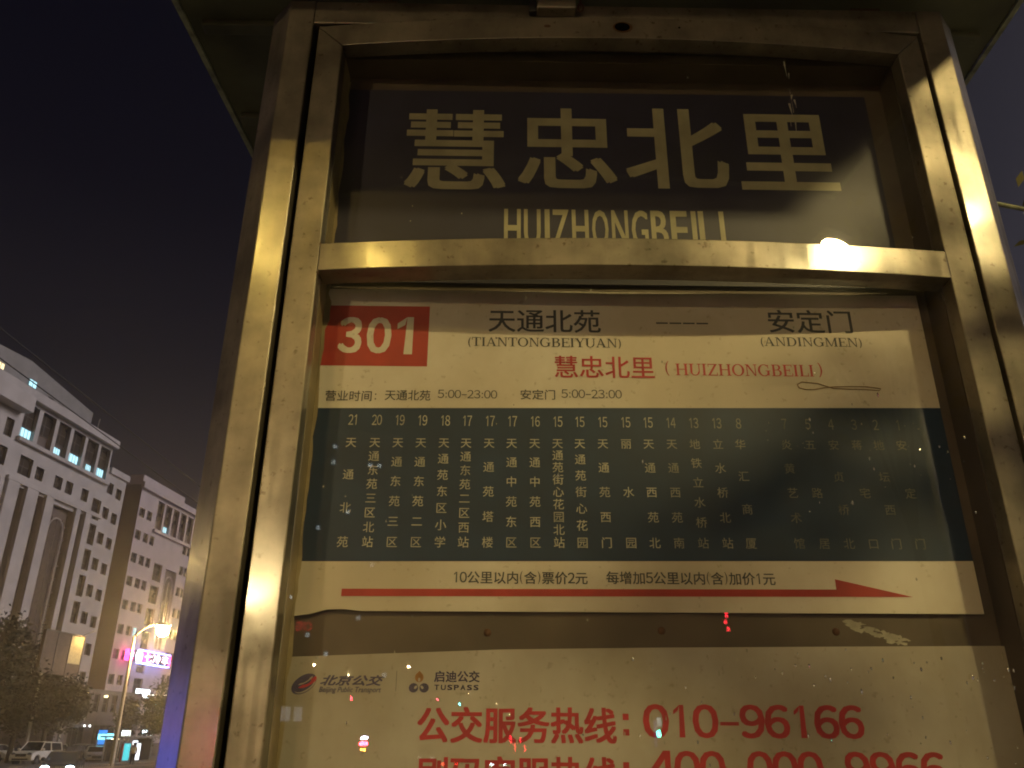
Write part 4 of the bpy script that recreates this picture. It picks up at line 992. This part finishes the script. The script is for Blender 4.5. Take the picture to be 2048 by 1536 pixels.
# person in a pale vest near the railing
def person(label, loc, rz):
    t = thing('person', label, 'person', loc, rz)
    def skin(name, verts, edges, rad, mat, par):
        me = bpy.data.meshes.new(name); me.from_pydata(verts, edges, []); me.materials.append(MATS[mat])
        ob = bpy.data.objects.new(name, me); COL.objects.link(ob)
        md = ob.modifiers.new('s', 'SKIN'); sv = me.skin_vertices[0].data
        for i, r_ in enumerate(rad): sv[i].radius = (r_, r_)
        sv[0].use_root = True
        ob.modifiers.new('d', 'SUBSURF').levels = 1; ob.modifiers['d'].render_levels = 1
        dg = bpy.context.evaluated_depsgraph_get(); dg.update()
        m2_ = bpy.data.meshes.new_from_object(ob.evaluated_get(dg)); bpy.data.objects.remove(ob)
        m2_.materials.clear(); m2_.materials.append(MATS[mat])
        m2_.polygons.foreach_set('use_smooth', [True] * len(m2_.polygons))
        o_ = bpy.data.objects.new(name, m2_); COL.objects.link(o_); o_.parent = par; return o_
    V = [(0, 0, .95), (0, 0, 1.2), (0, 0, 1.42), (0, 0, 1.52), (0, .01, 1.63),
         (.18, 0, 1.42), (.24, .02, 1.14), (.22, -.10, .90), (-.18, 0, 1.42), (-.25, .02, 1.14), (-.23, -.06, .88),
         (.10, 0, .88), (.11, -.02, .48), (.11, .03, .08), (.11, -.12, .04), (-.10, 0, .88), (-.12, .06, .48), (-.12, .14, .08), (-.12, .0, .04)]
    E_ = [(0, 1), (1, 2), (2, 3), (3, 4), (2, 5), (5, 6), (6, 7), (2, 8), (8, 9), (9, 10), (0, 11), (11, 12), (12, 13), (13, 14), (0, 15), (15, 16), (16, 17), (17, 18)]
    Rd = [.14, .14, .13, .055, .10, .07, .05, .04, .07, .05, .04, .09, .06, .045, .035, .09, .06, .045, .035]
    skin('body', V, E_, Rd, 'skin', t)
    skin('vest', [(0, 0, .88), (0, 0, 1.15), (0, 0, 1.40), (.19, 0, 1.41), (.25, .02, 1.14), (-.19, 0, 1.41), (-.26, .02, 1.14)], [(0, 1), (1, 2), (2, 3), (3, 4), (2, 5), (5, 6)], [.18, .175, .155, .085, .07, .085, .07], 'vest', t)
    skin('trousers', [(0, 0, .92), (.10, 0, .86), (.11, -.02, .48), (.11, .03, .10), (-.10, 0, .86), (-.12, .06, .48), (-.12, .14, .10)], [(0, 1), (1, 2), (2, 3), (0, 4), (4, 5), (5, 6)], [.15, .105, .08, .065, .105, .08, .065], 'trousers', t)
    MB().mat('hair').ball((0, .02, 1.69), .105, 12, 8, .95, 1.0, .8).build('hair', t, smooth=True)
    return t
person('person in a pale yellow vest standing beside the bus shelter', (-32.6, 78.5, GZ), R(20))

# overhead wires
for d0, lab in ((-8.7, 'upper overhead wire running along the street above the near block'), (-9.4, 'lower overhead wire running along the street above the far block')):
    pts = [(d0 + .012 * (y - 15) * .9 - (.012 if d0 < -9 else 0) * 0, y, 8.0 - .5 * math.sin(math.pi * min(max((y + 20) / 110, 0), 1)) * .0 + .0004 * (y - 20) ** 2 * .02) for y in lin(-20, 150, 34)]
    tag(MB().mat('wire_black').tube(pts, .012, 6).build('overhead_wire', smooth=True), lab, 'wire', 'overhead wires')

# ------------------------------------------------------------------ trees
def tree(label, loc, H, rx, rz_, n_leaf, leaf, mat, seed, trunk_r=.16, z0=None, clumps=26):
    rnd = random.Random(seed)
    t = thing('tree', label, 'tree', loc, 0, 'street trees')
    tk = MB().mat('bark'); zc = H - rz_
    tk.tube([(0, 0, 0), (.05, .02, zc * .4), (-.04, .05, zc * .8), (.02, 0, zc + rz_ * .3)], [trunk_r * 1.3, trunk_r, trunk_r * .8, trunk_r * .35], 9)
    cl = []
    for k in range(clumps):
        while True:
            p = Vector((rnd.uniform(-1, 1), rnd.uniform(-1, 1), rnd.uniform(-1, 1)))
            if .25 < p.length < 1: break
        c = Vector((p.x * rx, p.y * rx, zc + p.z * rz_)); cl.append((c, rnd.uniform(.22, .42) * min(rx, rz_)))
        if k % 3 == 0: tk.tube([(0, 0, zc * .75), (c.x * .45, c.y * .45, (zc * .75 + c.z) / 2 + .1), tuple(c)], [trunk_r * .4, trunk_r * .25, .02], 5)
    tk.build('trunk', t, smooth=True)
    lf = MB().mat(mat)
    for i in range(n_leaf):
        c, r_ = rnd.choice(cl)
        q = Vector((rnd.gauss(0, .5), rnd.gauss(0, .5), rnd.gauss(0, .42))) * r_ + c
        a = Vector((rnd.uniform(-1, 1), rnd.uniform(-1, 1), rnd.uniform(-.6, .6))).normalized(); b2 = a.orthogonal().normalized()
        b2 = (Matrix.Rotation(rnd.uniform(0, 6.28), 3, a) @ b2); s_ = leaf * rnd.uniform(.6, 1.3)
        lf.poly([q - a * s_, q + b2 * s_ * .45, q + a * s_, q - b2 * s_ * .45], [(0, 1, 2, 3)])
    lf.build('crown', t, fix=False)
    return t
PV = GZ + .13
tree('big dark tree at the left edge in front of the pale office block', polar(-31.6, 88, PV), 11.8, 4.6, 4.6, 9500, .24, 'leaf_dark', 1, .22, clumps=46)
tree('dark round tree hiding the foot of the pale office block', polar(-28.9, 92, PV), 9.8, 3.4, 3.7, 8000, .22, 'leaf_dark', 2, .2, clumps=40)
tree('broad dark tree hiding the left part of the billboard', polar(-27.4, 90, PV), 7.3, 2.9, 2.6, 6500, .21, 'leaf_dark', 5, .2, clumps=36)
tree('small round tree lit yellow from above, right of the lamp post', polar(-21.9, 104, PV), 7.6, 3.4, 2.8, 6000, .19, 'leaf_mid', 3, .16, clumps=30)
tree('nearer tree whose leaf tips reach into the right edge of the view', (6.15, 5.0, GZ), 7.3, 1.9, 1.7, 5200, .055, 'leaf_near', 9, .1, clumps=26)
tree('dense tree added out of view right of the sign to shade its right post', (5.7, 2.3, GZ + .13), 6.6, 1.9, 1.75, 5200, .13, 'leaf_dark', 17, .13, clumps=40)  # unseen tree, added to keep the city glow off the right post
tree('low tree behind the photographer to the right, shading the right of the boards', (1.86, -.50, GZ + .13), 4.10, .56, .46, 420, .055, 'leaf_near', 12, .03, clumps=24)

# ------------------------------------------------------------------ city haze
hz_ = MB(); hz_.box(-260, 130, -330, 300, GZ - 1.2, 46)
MH = bpy.data.materials.new('haze'); MH.use_nodes = True; hn = MH.node_tree; hn.nodes.clear()
ho = hn.nodes.new('ShaderNodeOutputMaterial'); hv = hn.nodes.new('ShaderNodeVolumePrincipled')
hv.inputs['Color'].default_value = (.80, .82, .95, 1); hv.inputs['Density'].default_value = .0024; hv.inputs['Anisotropy'].default_value = .8
hn.links.new(hv.outputs[0], ho.inputs['Volume'])
HZ = hz_.build('haze'); HZ.data.materials.append(MH); HZ['kind'] = 'stuff'
